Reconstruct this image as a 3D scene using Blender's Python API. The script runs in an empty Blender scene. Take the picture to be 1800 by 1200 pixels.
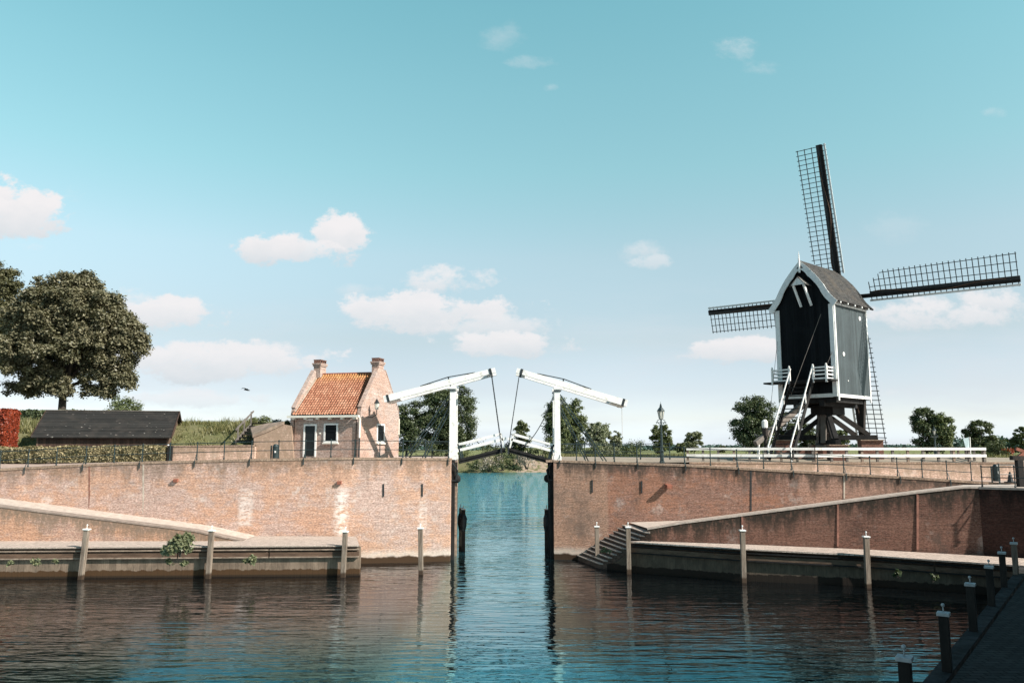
import bpy, bmesh, math, random
import numpy as np
from mathutils import Vector, Matrix

# ------------------------------------------------------------------ camera, sky, sun, exposure
SC = bpy.context.scene
COL = SC.collection
R = math.radians
F = 1400.0                       # focal length in photo pixels (1800 wide)
TAU = math.atan(186.0 / F)       # upward tilt of the camera
EYE = 7.2                        # height of the eye above the water
cam_d = bpy.data.cameras.new('camera'); cam_d.lens = 28.0; cam_d.sensor_width = 36.0
cam_d.clip_start = 0.1; cam_d.clip_end = 9000
cam = bpy.data.objects.new('camera', cam_d); COL.objects.link(cam)
cam.location = (0, 0, EYE); cam.rotation_euler = (math.pi / 2 + TAU, 0, 0)
SC.camera = cam

def ray(px, py):
    u = (px - 900.0) / F; w = (600.0 - py) / F
    return (u, math.cos(TAU) - w * math.sin(TAU), math.sin(TAU) + w * math.cos(TAU))
def at(px, py, Y):
    d = ray(px, py); s = Y / d[1]
    return Vector((d[0] * s, Y, EYE + d[2] * s))
def atz(px, py, z):
    d = ray(px, py); s = (z - EYE) / d[2]
    return Vector((d[0] * s, d[1] * s, z))

SUN_AZ, SUN_EL = 60.0, 36.0      # azimuth: degrees to the right of straight behind the camera
sd = Vector((math.sin(R(SUN_AZ)) * math.cos(R(SUN_EL)), -math.cos(R(SUN_AZ)) * math.cos(R(SUN_EL)), math.sin(R(SUN_EL))))
sun_d = bpy.data.lights.new('sun', 'SUN'); sun_d.energy = 5.0; sun_d.angle = R(0.5); sun_d.color = (1.0, 0.93, 0.84)
sun = bpy.data.objects.new('sun', sun_d); COL.objects.link(sun)
sun.rotation_euler = (-sd).to_track_quat('-Z', 'Y').to_euler()
sun.location = (40, -30, 60)

VS = SC.view_settings
VS.view_transform = 'Standard'; VS.look = 'None'; VS.gamma = 1; VS.use_curve_mapping = False
VS.exposure = EXPO = 0.82

world = bpy.data.worlds.new('World'); SC.world = world; world.use_nodes = True
def build_world():
    nt = world.node_tree; N = nt.nodes; L = nt.links
    N.clear()
    out = N.new('ShaderNodeOutputWorld'); bg = N.new('ShaderNodeBackground'); bg.inputs['Strength'].default_value = 0.1
    L.new(bg.outputs[0], out.inputs[0])
    sky = N.new('ShaderNodeTexSky'); sky.sky_type = 'NISHITA'; sky.sun_disc = False
    sky.sun_elevation = R(SUN_EL); sky.sun_rotation = R(180 - SUN_AZ)
    sky.air_density = 1.0; sky.dust_density = 0.6; sky.ozone_density = 1.5
    tc = N.new('ShaderNodeTexCoord'); sep = N.new('ShaderNodeSeparateXYZ'); L.new(tc.outputs['Generated'], sep.inputs[0])
    def math_(op, a, b=None, c=None, clamp=False):
        n = N.new('ShaderNodeMath'); n.operation = op; n.use_clamp = clamp
        for i, x in enumerate((a, b, c)):
            if x is None: continue
            if isinstance(x, (int, float)): n.inputs[i].default_value = x
            else: L.new(x, n.inputs[i])
        return n.outputs[0]
    def mix(fac, a, b, typ='MIX'):
        n = N.new('ShaderNodeMix'); n.data_type = 'RGBA'; n.blend_type = typ
        for s, x in ((n.inputs[0], fac), (n.inputs[6], a), (n.inputs[7], b)):
            if isinstance(x, (int, float)): s.default_value = x
            elif isinstance(x, tuple): s.default_value = x
            else: L.new(x, s)
        return n.outputs[2]
    # tint of the air by elevation (teal grade high up, pale near the horizon)
    ramp = N.new('ShaderNodeValToRGB'); cr = ramp.color_ramp; cr.interpolation = 'LINEAR'
    L.new(math_('MAXIMUM', sep.outputs['Z'], 0.0), ramp.inputs[0])
    stops = SKY_STOPS
    while len(cr.elements) < len(stops): cr.elements.new(0.5)
    for e, (p, c) in zip(cr.elements, stops): e.position = p; e.color = (*c, 1)
    base = mix(1.0, sky.outputs[0], ramp.outputs[0], 'MULTIPLY')
    base = mix(1.0, base, (SKY_GAIN, SKY_GAIN, SKY_GAIN, 1), 'MULTIPLY')
    # the air is a little less bright away from the sun's side of the sky
    ms = N.new('ShaderNodeMapRange'); ms.interpolation_type = 'SMOOTHSTEP'; L.new(sep.outputs['X'], ms.inputs[0])
    ms.inputs['From Min'].default_value = .16; ms.inputs['From Max'].default_value = -.20; ms.inputs['To Min'].default_value = 1.0; ms.inputs['To Max'].default_value = .84
    cs = N.new('ShaderNodeCombineColor')
    for i_ in range(3): L.new(ms.outputs[0], cs.inputs[i_])
    lo = N.new('ShaderNodeMapRange'); lo.interpolation_type = 'SMOOTHSTEP'; L.new(sep.outputs['Z'], lo.inputs[0])
    lo.inputs['From Min'].default_value = .26; lo.inputs['From Max'].default_value = .08
    base = mix(lo.outputs[0], base, mix(1.0, base, cs.outputs[0], 'MULTIPLY'))
    # gnomonic coordinates of the direction, for clouds that live at infinity
    ysafe = math_('MAXIMUM', sep.outputs['Y'], 0.05)
    a = math_('DIVIDE', sep.outputs['X'], ysafe); e = math_('DIVIDE', sep.outputs['Z'], ysafe)
    cmb = N.new('ShaderNodeCombineXYZ'); L.new(a, cmb.inputs[0]); L.new(e, cmb.inputs[1])
    P = cmb.outputs[0]
    def noise(scale, detail, sx=1, sy=1, off=0.0, rough=0.55):
        mp = N.new('ShaderNodeMapping'); mp.inputs['Scale'].default_value = (sx, sy, 1); mp.inputs['Location'].default_value = (off, off * .7, 0)
        L.new(P, mp.inputs[0])
        n = N.new('ShaderNodeTexNoise'); n.inputs['Scale'].default_value = scale; n.inputs['Detail'].default_value = detail
        n.inputs['Roughness'].default_value = rough
        L.new(mp.outputs[0], n.inputs['Vector']); return n.outputs[0]
    n1 = noise(16, 9, 1, 1.5, 3.1, .66); n2 = noise(7, 6, .55, 2.6, 9.0, .6)
    edge = math_('MULTIPLY_ADD', n1, 5.8, -2.72)
    CL = [(38,378,82,40,1.0),(-10,365,60,45,1.0),(140,342,30,22,.40),(488,432,62,26,1.0),(598,416,46,40,1.0),(540,440,70,20,.9),
          (795,497,64,25,.80),(760,548,130,32,.92),(860,570,110,24,.75),(880,604,104,20,.9),(290,550,92,28,.95),(240,530,40,20,.6),
          (380,634,150,30,.9),(470,622,60,22,.75),(330,700,120,14,.5),(1480,690,90,10,.35),(620,715,120,10,.35),(1128,440,40,18,.42),(1150,462,34,13,.5),(1295,88,46,20,.30),(1338,120,38,14,.22),
          (885,70,42,34,.15),(925,108,46,14,.22),(1740,530,60,22,.85),(1650,552,110,24,.85),(1310,614,84,20,.9),(630,508,48,10,.3),
          (1750,198,24,10,.18),(45,436,34,10,.35),(965,155,14,8,.2),(1580,400,60,30,.10)]
    m_all = None; sh_all = None
    for (px, py, rx, ry, den) in CL:
        d = ray(px, py); a0 = d[0] / d[1]; e0 = d[2] / d[1]
        s = N.new('ShaderNodeVectorMath'); s.operation = 'SUBTRACT'; L.new(P, s.inputs[0]); s.inputs[1].default_value = (a0, e0, 0)
        q = N.new('ShaderNodeVectorMath'); q.operation = 'MULTIPLY'; L.new(s.outputs[0], q.inputs[0]); q.inputs[1].default_value = (F / rx * .86, F / ry * .86, 0)
        dd = N.new('ShaderNodeVectorMath'); dd.operation = 'DOT_PRODUCT'; L.new(q.outputs[0], dd.inputs[0]); L.new(q.outputs[0], dd.inputs[1])
        v = math_('ADD', math_('SUBTRACT', 1.0, dd.outputs['Value']), edge)
        mr = N.new('ShaderNodeMapRange'); mr.interpolation_type = 'SMOOTHSTEP'
        thin = den < .45
        mr.inputs['From Min'].default_value = .15 if thin else -0.12; mr.inputs['From Max'].default_value = 2.3 if thin else (.68 if den > .88 else 1.0); mr.inputs['To Max'].default_value = min(den * 1.5, .6) if thin else den
        L.new(v, mr.inputs[0])
        m = mr.outputs[0]
        sp = N.new('ShaderNodeSeparateXYZ'); L.new(q.outputs[0], sp.inputs[0])
        sh = math_('MULTIPLY', math_('MULTIPLY_ADD', sp.outputs[1], .45, .78, clamp=True), m)
        m_all = m if m_all is None else math_('MAXIMUM', m_all, m)
        sh_all = sh if sh_all is None else math_('MAXIMUM', sh_all, sh)
    front = math_('GREATER_THAN', sep.outputs['Y'], 0.06)
    # thin veils low in the sky
    band = N.new('ShaderNodeMapRange'); band.interpolation_type = 'SMOOTHSTEP'; L.new(e, band.inputs[0])
    band.inputs['From Min'].default_value = .26; band.inputs['From Max'].default_value = .03; band.inputs['To Max'].default_value = 1
    vr = N.new('ShaderNodeMapRange'); vr.interpolation_type = 'SMOOTHSTEP'; L.new(n2, vr.inputs[0])
    vr.inputs['From Min'].default_value = .42; vr.inputs['From Max'].default_value = .72; vr.inputs['To Max'].default_value = .55
    veil = math_('MULTIPLY', math_('MULTIPLY', band.outputs[0], vr.outputs[0]), front)
    k = CLOUD_GAIN
    c = mix(veil, base, (.80 * k, .86 * k, .92 * k, 1))
    n3 = noise(30, 5, 1, 1.6, 5.5, .6)
    shade = math_('MULTIPLY_ADD', n3, .55, -.27)
    ratio = math_('ADD', math_('DIVIDE', sh_all, math_('MAXIMUM', m_all, .02)), shade, None, True)
    ccol = mix(ratio, (.68 * k, .77 * k, .83 * k, 1), (1.0 * k, .975 * k, .985 * k, 1))
    c = mix(math_('MULTIPLY', m_all, front), c, ccol)
    L.new(c, bg.inputs['Color'])
SKY_STOPS = [(0.0, (1.087, 1.235, 1.792)), (0.0115, (1.061, 1.218, 1.74)), (0.035, (0.992, 0.992, 1.201)), (0.068, (0.94, 0.87, 0.957)), (0.1304, (1.05, 0.913, 0.805)), (0.2342, (1.3, 1.207, 0.923)), (0.3332, (1.221, 1.458, 1.022)), (0.4248, (1.21, 1.605, 1.103)), (0.5072, (1.148, 1.694, 1.155)), (0.66, (0.42, 0.75, 0.74)), (1.0, (0.18, 0.36, 0.38))]
SKY_GAIN = 1.0
CLOUD_GAIN = 5.1
build_world()

# ------------------------------------------------------------------ helpers
MW = {}
def tag(o, label=None, cat=None, group=None, kind=None):
    if label: o['label'] = label
    if cat: o['category'] = cat
    if group: o['group'] = group
    if kind: o['kind'] = kind
    return o
def thing(name, label, cat, loc=(0, 0, 0), rz=0.0, group=None):
    o = bpy.data.objects.new(name, None); COL.objects.link(o); o.empty_display_size = .3
    o.location = loc; o.rotation_euler = (0, 0, rz)
    MW[o.name] = Matrix.Translation(Vector(loc)) @ Matrix.Rotation(rz, 4, 'Z')
    return tag(o, label, cat, group)

def auto_uv(me):
    n = len(me.polygons)
    if not n: return
    lv = np.empty(len(me.loops), dtype=np.int32); me.loops.foreach_get('vertex_index', lv)
    co = np.empty(len(me.vertices) * 3, dtype=np.float32); me.vertices.foreach_get('co', co); co = co.reshape(-1, 3)
    nm = np.empty(n * 3, dtype=np.float32); me.polygons.foreach_get('normal', nm); nm = nm.reshape(-1, 3)
    tot = np.empty(n, dtype=np.int32); me.polygons.foreach_get('loop_total', tot)
    ln = np.repeat(nm, tot, axis=0); p = co[lv]
    t = np.stack([-ln[:, 1], ln[:, 0], np.zeros(len(ln))], 1)
    l = np.linalg.norm(t, axis=1)
    flat = np.abs(ln[:, 2]) > .85
    t = t / np.maximum(l, 1e-6)[:, None]
    u = (p * t).sum(1); b = np.cross(ln, t); v = (p * b).sum(1)
    u = np.where(flat, p[:, 0], u); v = np.where(flat, p[:, 1], np.where(np.abs(ln[:, 2]) < .25, p[:, 2], v))
    uv = me.uv_layers.new(name='UVMap')
    uv.data.foreach_set('uv', np.stack([u, v], 1).astype(np.float32).ravel())

def link(name, me, mat, parent=None, smooth=False):
    o = bpy.data.objects.new(name, me); COL.objects.link(o)
    if mat: me.materials.append(mat)
    if smooth: me.polygons.foreach_set('use_smooth', [True] * len(me.polygons))
    if parent is not None:
        o.parent = parent; MW[o.name] = MW[parent.name]
    return o

class MB:
    def __init__(s): s.v = []; s.f = []; s.drop = []
    def add(s, vs, fs, drop=None):
        b = len(s.v); s.v += [tuple(x) for x in vs]; s.f += [tuple(b + i for i in q) for q in fs]
        s.drop += list(drop) if drop is not None else [0.0] * len(vs)
        return s
    def box(s, c, size, rz=0.0, rx=0.0, ry=0.0):
        hx, hy, hz = size[0] / 2, size[1] / 2, size[2] / 2
        m = Matrix.Rotation(rz, 3, 'Z') @ Matrix.Rotation(ry, 3, 'Y') @ Matrix.Rotation(rx, 3, 'X')
        vs = [Vector(c) + m @ Vector((x * hx, y * hy, z * hz)) for x in (-1, 1) for y in (-1, 1) for z in (-1, 1)]
        return s.add(vs, [(0, 1, 3, 2), (4, 6, 7, 5), (0, 4, 5, 1), (2, 3, 7, 6), (0, 2, 6, 4), (1, 5, 7, 3)])
    def beam(s, p0, p1, w, h, up=(0, 0, 1), w1=None, h1=None):
        p0, p1 = Vector(p0), Vector(p1); d = (p1 - p0).normalized(); up = Vector(up)
        if abs(d.dot(up)) > .98: up = Vector((0, 1, 0))
        x = d.cross(up).normalized(); z = x.cross(d)
        w1 = w if w1 is None else w1; h1 = h if h1 is None else h1
        vs = []
        for p, a, b in ((p0, w, h), (p1, w1, h1)):
            vs += [p - x * a / 2 - z * b / 2, p + x * a / 2 - z * b / 2, p + x * a / 2 + z * b / 2, p - x * a / 2 + z * b / 2]
        return s.add(vs, [(3, 2, 1, 0), (4, 5, 6, 7), (0, 1, 5, 4), (1, 2, 6, 5), (2, 3, 7, 6), (3, 0, 4, 7)])
    def tube(s, pts, r, n=8, caps=True):
        pts = [Vector(p) for p in pts]; k = len(pts)
        rs = [r] * k if isinstance(r, (int, float)) else r
        vs = []; fs = []
        ref = None
        for i, p in enumerate(pts):
            d = (pts[min(i + 1, k - 1)] - pts[max(i - 1, 0)]).normalized()
            if ref is None:
                ref = Vector((1, 0, 0)) if abs(d.x) < .9 else Vector((0, 1, 0))
            x = (ref - d * ref.dot(d)).normalized(); y = d.cross(x); ref = x
            for j in range(n):
                a = 2 * math.pi * j / n
                vs.append(p + (x * math.cos(a) + y * math.sin(a)) * rs[i])
        for i in range(k - 1):
            for j in range(n):
                fs.append((i * n + j, i * n + (j + 1) % n, (i + 1) * n + (j + 1) % n, (i + 1) * n + j))
        if caps:
            fs.append(tuple(range(n - 1, -1, -1))); fs.append(tuple((k - 1) * n + j for j in range(n)))
        return s.add(vs, fs)
    def lathe(s, prof, c, n=12):     # prof: (radius, z)
        c = Vector(c)
        return s.tube([c + Vector((0, 0, z)) for r_, z in prof], [max(r_, .001) for r_, z in prof], n)
    def prism(s, poly, depth, axis=(0, 1, 0)):   # poly: 3D points (planar); extruded by axis*depth
        p = [Vector(q) for q in poly]; d = Vector(axis) * depth; n = len(p)
        vs = p + [q + d for q in p]
        fs = [tuple(range(n)), tuple(range(2 * n - 1, n - 1, -1))] + [(i, i + n, (i + 1) % n + n, (i + 1) % n) for i in range(n)]
        return s.add(vs, fs)
    def ico(s, c, r, sub=1, sc=(1, 1, 1)):
        bm = bmesh.new(); bmesh.ops.create_icosphere(bm, subdivisions=sub, radius=1)
        vs = [Vector(c) + Vector((v.co.x * r * sc[0], v.co.y * r * sc[1], v.co.z * r * sc[2])) for v in bm.verts]
        fs = [tuple(v.index for v in f.verts) for f in bm.faces]; bm.free()
        return s.add(vs, fs)
    def build(s, name, mat, parent=None, world=False, smooth=False, bevel=0.0, fix=True):
        vs = s.v
        if parent is not None and world:
            inv = MW[parent.name].inverted(); vs = [inv @ Vector(v) for v in vs]
        me = bpy.data.meshes.new(name); me.from_pydata([tuple(v) for v in vs], [], s.f)
        if fix:
            bm = bmesh.new(); bm.from_mesh(me); bmesh.ops.recalc_face_normals(bm, faces=bm.faces); bm.to_mesh(me); bm.free()
        if any(s.drop):
            at_ = me.attributes.new('drop', 'FLOAT', 'POINT'); at_.data.foreach_set('value', s.drop)
        me.update(); auto_uv(me)
        o = link(name, me, mat, parent, smooth)
        if bevel:
            m = o.modifiers.new('bevel', 'BEVEL'); m.width = bevel; m.segments = 2; m.limit_method = 'ANGLE'
        return o

def np_mesh(name, V, k, mat, parent=None, origin=None):
    """mesh of len(V)/k separate k-gons"""
    V = np.asarray(V, dtype=np.float32)
    if parent is not None:
        inv = np.array(MW[parent.name].inverted(), dtype=np.float32); V = V @ inv[:3, :3].T + inv[:3, 3]
    n = len(V) // k
    me = bpy.data.meshes.new(name)
    me.vertices.add(len(V)); me.vertices.foreach_set('co', V.ravel())
    me.loops.add(len(V)); me.loops.foreach_set('vertex_index', np.arange(len(V), dtype=np.int32))
    me.polygons.add(n); me.polygons.foreach_set('loop_start', np.arange(0, len(V), k, dtype=np.int32))
    me.polygons.foreach_set('loop_total', np.full(n, k, dtype=np.int32))
    me.update(calc_edges=True)
    return link(name, me, mat, parent)

# ------------------------------------------------------------------ materials
class G:
    """tiny node-graph builder for one material"""
    def __init__(s, name):
        s.m = bpy.data.materials.new(name); s.m.use_nodes = True
        s.N = s.m.node_tree.nodes; s.L = s.m.node_tree.links
        s.b = s.N['Principled BSDF']
    def put(s, sock, x):
        if isinstance(x, (int, float)): sock.default_value = x
        elif isinstance(x, tuple): sock.default_value = (*x, 1) if (len(x) == 3 and sock.type == 'RGBA') else x
        else: s.L.new(x, sock)
    def math(s, op, a, b=0.0, c=0.0, clamp=False):
        n = s.N.new('ShaderNodeMath'); n.operation = op; n.use_clamp = clamp
        for i, x in enumerate((a, b, c)): s.put(n.inputs[i], x)
        return n.outputs[0]
    def mix(s, f, a, b, t='MIX'):
        n = s.N.new('ShaderNodeMix'); n.data_type = 'RGBA'; n.blend_type = t
        s.put(n.inputs[0], f); s.put(n.inputs[6], a); s.put(n.inputs[7], b); return n.outputs[2]
    def rng(s, x, a, b, c=0.0, d=1.0, smooth=True):
        n = s.N.new('ShaderNodeMapRange')
        if smooth: n.interpolation_type = 'SMOOTHSTEP'
        s.put(n.inputs[0], x)
        for k, v in zip(('From Min', 'From Max', 'To Min', 'To Max'), (a, b, c, d)): n.inputs[k].default_value = v
        return n.outputs[0]
    def pos(s):
        if not hasattr(s, '_p'): s._p = s.N.new('ShaderNodeNewGeometry')
        return s._p.outputs['Position']
    def island(s): s.pos(); return s._p.outputs['Random Per Island']
    def uv(s):
        if not hasattr(s, '_u'): s._u = s.N.new('ShaderNodeTexCoord')
        return s._u.outputs['UV']
    def sep(s, v):
        n = s.N.new('ShaderNodeSeparateXYZ'); s.put(n.inputs[0], v); return n.outputs
    def noise(s, scale, detail=4, vec=None, sc=(1, 1, 1), rough=.55, off=(0, 0, 0), color=False):
        mp = s.N.new('ShaderNodeMapping'); mp.inputs['Scale'].default_value = sc; mp.inputs['Location'].default_value = off
        s.put(mp.inputs[0], vec if vec is not None else s.pos())
        n = s.N.new('ShaderNodeTexNoise'); n.inputs['Scale'].default_value = scale; n.inputs['Detail'].default_value = detail; n.inputs['Roughness'].default_value = rough
        s.L.new(mp.outputs[0], n.inputs['Vector']); return n.outputs[1 if color else 0]
    def attr(s, name):
        n = s.N.new('ShaderNodeAttribute'); n.attribute_name = name; return n.outputs['Fac']
    def bump(s, h, strength=.3, dist=.02):
        n = s.N.new('ShaderNodeBump'); n.inputs['Strength'].default_value = strength; n.inputs['Distance'].default_value = dist
        s.put(n.inputs['Height'], h); s.L.new(n.outputs[0], s.b.inputs['Normal'])
    def done(s, col, rough=.8, spec=.3, metal=0.0):
        s.put(s.b.inputs['Base Color'], col); s.put(s.b.inputs['Roughness'], rough)
        s.b.inputs['Specular IOR Level'].default_value = spec; s.b.inputs['Metallic'].default_value = metal
        return s.m

def mul(c, k): return tuple(min(x * k, 1) for x in c)
def plain(name, c, rough=.75, var=.25, scale=3.0, spec=.3, metal=0.0, sc=(1, 1, 1), dirt=None, bump=.15):
    g = G(name)
    n = g.noise(scale, 6, sc=sc, rough=.62); n2 = g.noise(scale * 7, 3, sc=sc)
    col = g.mix(g.rng(n, .3, .7), mul(c, 1 - var), mul(c, 1 + var))
    col = g.mix(g.rng(n2, .35, .75, 0, .35), col, mul(c, 1 - var * 1.3))
    if dirt: col = g.mix(g.rng(g.noise(scale * 1.7, 5, sc=sc, off=(7, 3, 1)), .52, .74, 0, .8), col, dirt)
    if bump: g.bump(n2, bump, .02)
    return g.done(col, rough, spec, metal)

def brick(name, c1, c2, mortar, patch=None, top=None, wet=None, stripes=(), panels=(), salt=0.0, bw=.21, rh=.068, damp=0.0, seed=0.0, streak=.85, msize=.007):
    g = G(name)
    bt = g.N.new('ShaderNodeTexBrick'); g.L.new(g.uv(), bt.inputs['Vector'])
    bt.inputs['Scale'].default_value = 1; bt.inputs['Brick Width'].default_value = bw; bt.inputs['Row Height'].default_value = rh
    bt.inputs['Mortar Size'].default_value = msize; bt.inputs['Mortar Smooth'].default_value = .3; bt.inputs['Bias'].default_value = -.1
    g.put(bt.inputs['Color1'], c1); g.put(bt.inputs['Color2'], c2); g.put(bt.inputs['Mortar'], mortar)
    col = bt.outputs['Color']
    z = g.sep(g.pos())
    big = g.noise(.32, 7, off=(seed, seed * 2, 0), sc=(1, 1, 1.7), rough=.66)
    fine = g.noise(5.5, 4, sc=(1, 1, 1.9), off=(seed, 0, 0), rough=.7)
    mid = g.noise(1.3, 6, off=(seed * 3, 1, seed), sc=(1, 1, 1.6), rough=.7)
    if patch: col = g.mix(g.rng(g.math('ADD', g.math('MULTIPLY', big, .6), g.math('MULTIPLY', mid, .4)), .45, .56, 0, .85), col, patch, 'MIX')
    for (x0, x1, pc, k) in panels:
        mk = g.math('MULTIPLY', g.rng(z[0], x0, x0 + .15), g.rng(z[0], x1, x1 - .15))
        col = g.mix(g.math('MULTIPLY', mk, k), col, pc)
    grey = g.noise(2.3, 5, off=(seed, 9, seed), sc=(1, 1, 2.0), rough=.7)
    col = g.mix(g.rng(grey, .52, .70, 0, .45), col, mul(mortar, .62))
    course = g.noise(1.0, 3, vec=g.uv(), sc=(.8, 9.0, 1), rough=.6, off=(seed, 0, 0))
    col = g.mix(1.0, col, g.mix(g.rng(course, .3, .7), (.80, .79, .78), (1.12, 1.12, 1.12)), 'MULTIPLY')
    grain = g.noise(1.0, 2, vec=g.uv(), sc=(7.5, 15.0, 1), rough=.8, off=(seed, 3, 0))
    col = g.mix(1.0, col, g.mix(g.rng(grain, .30, .70), (.62, .60, .59), (1.36, 1.36, 1.36)), 'MULTIPLY')
    sp = g.noise(1.0, 2, vec=g.uv(), sc=(6.5, 14.0, 1), off=(1, seed, 0), rough=.6)
    col = g.mix(g.rng(sp, .62, .72, 0, .6), col, mul(mortar, 1.45))
    col = g.mix(g.rng(sp, .38, .28, 0, .65), col, mul(c2, .35))
    if salt:
        s1 = g.noise(.55, 7, sc=(1, 1, 1), off=(3 + seed, 5, 9), rough=.72)
        col = g.mix(g.rng(s1, .56, .72, 0, salt), col, (.66, .61, .57))
    if damp:
        s1 = g.noise(.4, 7, sc=(1, 1, .6), off=(13 + seed, 5, 2), rough=.72)
        col = g.mix(g.rng(s1, .54, .70, 0, damp), col, (.085, .065, .055))
    for (x0, w, z0, z1, k) in stripes:
        dx = g.math('ABSOLUTE', g.math('SUBTRACT', z[0], x0))
        m = g.math('MULTIPLY', g.rng(dx, w, w * .35), g.math('MULTIPLY', g.rng(z[2], z0, z0 + .3), g.rng(z[2], z1 + .3, z1 - .4)))
        m = g.math('MULTIPLY', m, g.rng(g.noise(2.6, 6, sc=(1, 1, 2.4), rough=.75), .40, .56))
        col = g.mix(g.math('MULTIPLY', m, k), col, (.80, .74, .70))
    if top is not None:
        d = g.attr('drop')
        st = g.noise(1.1, 5, sc=(1.5, 1.5, .10), rough=.65, off=(seed, 0, 0))
        reach = g.rng(st, .34, .70, .2, 2.4, False)
        m = g.rng(g.math('DIVIDE', d, reach), 1.0, .15, 0, streak)
        m = g.math('MULTIPLY', m, g.rng(g.noise(6, 4, sc=(1, 1, .6), off=(0, 4, 0)), .25, .55, .35, 1))
        col = g.mix(m, col, top)
    if wet is not None:
        wn = g.math('MULTIPLY_ADD', g.noise(1.6, 4), .35, -.17)
        h = g.math('ADD', z[2], wn)
        col = g.mix(g.rng(h, .95, .45, 0, .5), col, (.58, .52, .46)) if salt else col
        col = g.mix(g.rng(h, .44, .30), col, wet)
    g.bump(bt.outputs['Fac'], .35, -.012)
    return g.done(col, .9, .2)

M = {}
M['wall_left'] = brick('pale_brick', (.46, .32, .275), (.36, .235, .195), (.49, .41, .37), patch=(.47, .28, .195), top=(.15, .105, .075),
                       wet=(.05, .028, .015), salt=.55, seed=2.0, streak=.65,
                       stripes=[(-16.7, .62, 2.2, 4.6, .48), (-10.75, .58, 1.6, 4.6, .62), (-29.5, .6, 2.6, 4.3, .3), (-5.7, .35, 1.9, 3.9, .35)])
M['wall_ramp'] = brick('ramp_brick', (.42, .275, .215), (.31, .18, .14), (.44, .36, .31), patch=(.43, .25, .165), top=(.16, .12, .09), salt=.35, seed=5.0)
M['wall_right'] = brick('red_brick', (.27, .145, .108), (.16, .082, .062), (.31, .235, .2), panels=((18.0, 40, (.36, .225, .175), .55), (2, 6.3, (.36, .24, .175), .5)), patch=(.30, .15, .10), top=(.06, .045, .036),
                        wet=(.035, .02, .012), salt=.35, damp=.6, seed=8.0, streak=.95)
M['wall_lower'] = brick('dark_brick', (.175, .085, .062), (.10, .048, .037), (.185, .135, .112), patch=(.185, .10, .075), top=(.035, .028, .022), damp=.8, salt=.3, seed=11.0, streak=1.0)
M['wall_low'] = brick('low_wall_brick', (.50, .35, .28), (.42, .27, .21), (.52, .44, .38), top=(.25, .18, .13), salt=.3, seed=15.0)
M['house_brick'] = brick('house_brick', (.42, .32, .28), (.30, .215, .185), (.44, .39, .36), patch=(.38, .255, .205), salt=.25, seed=21.0, bw=.2, rh=.07)
M['pier_brick'] = brick('pier_brick', (.20, .095, .07), (.13, .06, .045), (.22, .16, .135), seed=25.0)
M['coping'] = brick('coping_brick', (.33, .235, .175), (.22, .155, .115), (.26, .2, .16), bw=.075, rh=.4, seed=31.0, damp=.5)
M['paving'] = plain('pinkish_clinker_paving', (.38, .285, .24), .9, .18, 2.5, dirt=(.33, .28, .22))
M['ramp'] = plain('ramp_paving', (.46, .385, .335), .9, .2, 3.5, dirt=(.30, .25, .2))
def cobbles(name, c, gap, s=3.3, rnd=.5):
    g = G(name)
    v = g.N.new('ShaderNodeTexBrick'); g.L.new(g.uv(), v.inputs['Vector'])
    v.inputs['Scale'].default_value = 1; v.inputs['Brick Width'].default_value = .26 * 3.3 / s; v.inputs['Row Height'].default_value = .14 * 3.3 / s; v.inputs['Mortar Size'].default_value = .018
    g.put(v.inputs['Color1'], mul(c, 1.15)); g.put(v.inputs['Color2'], mul(c, .7)); g.put(v.inputs['Mortar'], gap)
    n = g.noise(1.2, 6); col = g.mix(g.rng(n, .35, .7, 0, .6), v.outputs['Color'], mul(c, .75))
    n2 = g.noise(9, 3); col = g.mix(g.rng(n2, .5, .75, 0, .5), col, mul(c, 1.35))
    g.bump(g.math('ADD', v.outputs['Fac'], g.math('MULTIPLY', n2, -.5)), .9, -.03)
    return g.done(col, .95, .08)
M['cobble'] = cobbles('pale_cobbles', (.54, .44, .385), (.24, .2, .16))
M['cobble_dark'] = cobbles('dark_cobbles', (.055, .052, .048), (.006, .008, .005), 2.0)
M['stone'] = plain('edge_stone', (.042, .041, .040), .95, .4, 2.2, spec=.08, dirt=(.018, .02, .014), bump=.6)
M['concrete'] = plain('pale_concrete', (.40, .34, .285), .9, .2, 2.0, dirt=(.25, .2, .15))
def piles(name, c, wet):
    g = G(name)
    u = g.sep(g.uv())
    fr = g.math('FRACT', g.math('DIVIDE', u[0], .33)); seam = g.rng(fr, .05, .0)
    idn = g.N.new('ShaderNodeTexWhiteNoise'); idn.noise_dimensions = '1D'; g.L.new(g.math('FLOOR', g.math('DIVIDE', u[0], .33)), idn.inputs['W'])
    n = g.noise(2.2, 6, sc=(1, 1, .5), rough=.65); n2 = g.noise(14, 4, sc=(1, 1, .25))
    col = g.mix(g.rng(n, .3, .7), mul(c, .62), mul(c, 1.2)); col = g.mix(g.rng(n2, .45, .7, 0, .5), col, mul(c, .55))
    col = g.mix(g.math('MULTIPLY', idn.outputs[0], .35), col, mul(c, .55))
    col = g.mix(g.math('MULTIPLY', seam, .8), col, mul(c, .2))
    z = g.sep(g.pos())[2]; h = g.math('ADD', z, g.math('MULTIPLY_ADD', g.noise(3.2, 4, sc=(1, 1, .2)), .34, -.17))
    col = g.mix(g.rng(h, .42, .36), col, wet); col = g.mix(g.rng(z, .16, .05, 0, .8), col, (.012, .008, .005))
    g.bump(g.math('ADD', n2, g.math('MULTIPLY', seam, -1)), .4, .02)
    return g.done(col, .85, .25)
M['piles'] = piles('weathered_sheet_piles', (.185, .135, .10), (.055, .028, .012))
M['piles_dark'] = piles('shade_darkened_piles', (.10, .075, .055), (.015, .010, .007))  # sheet piles in a darker brown that paints in the shade on them
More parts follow.
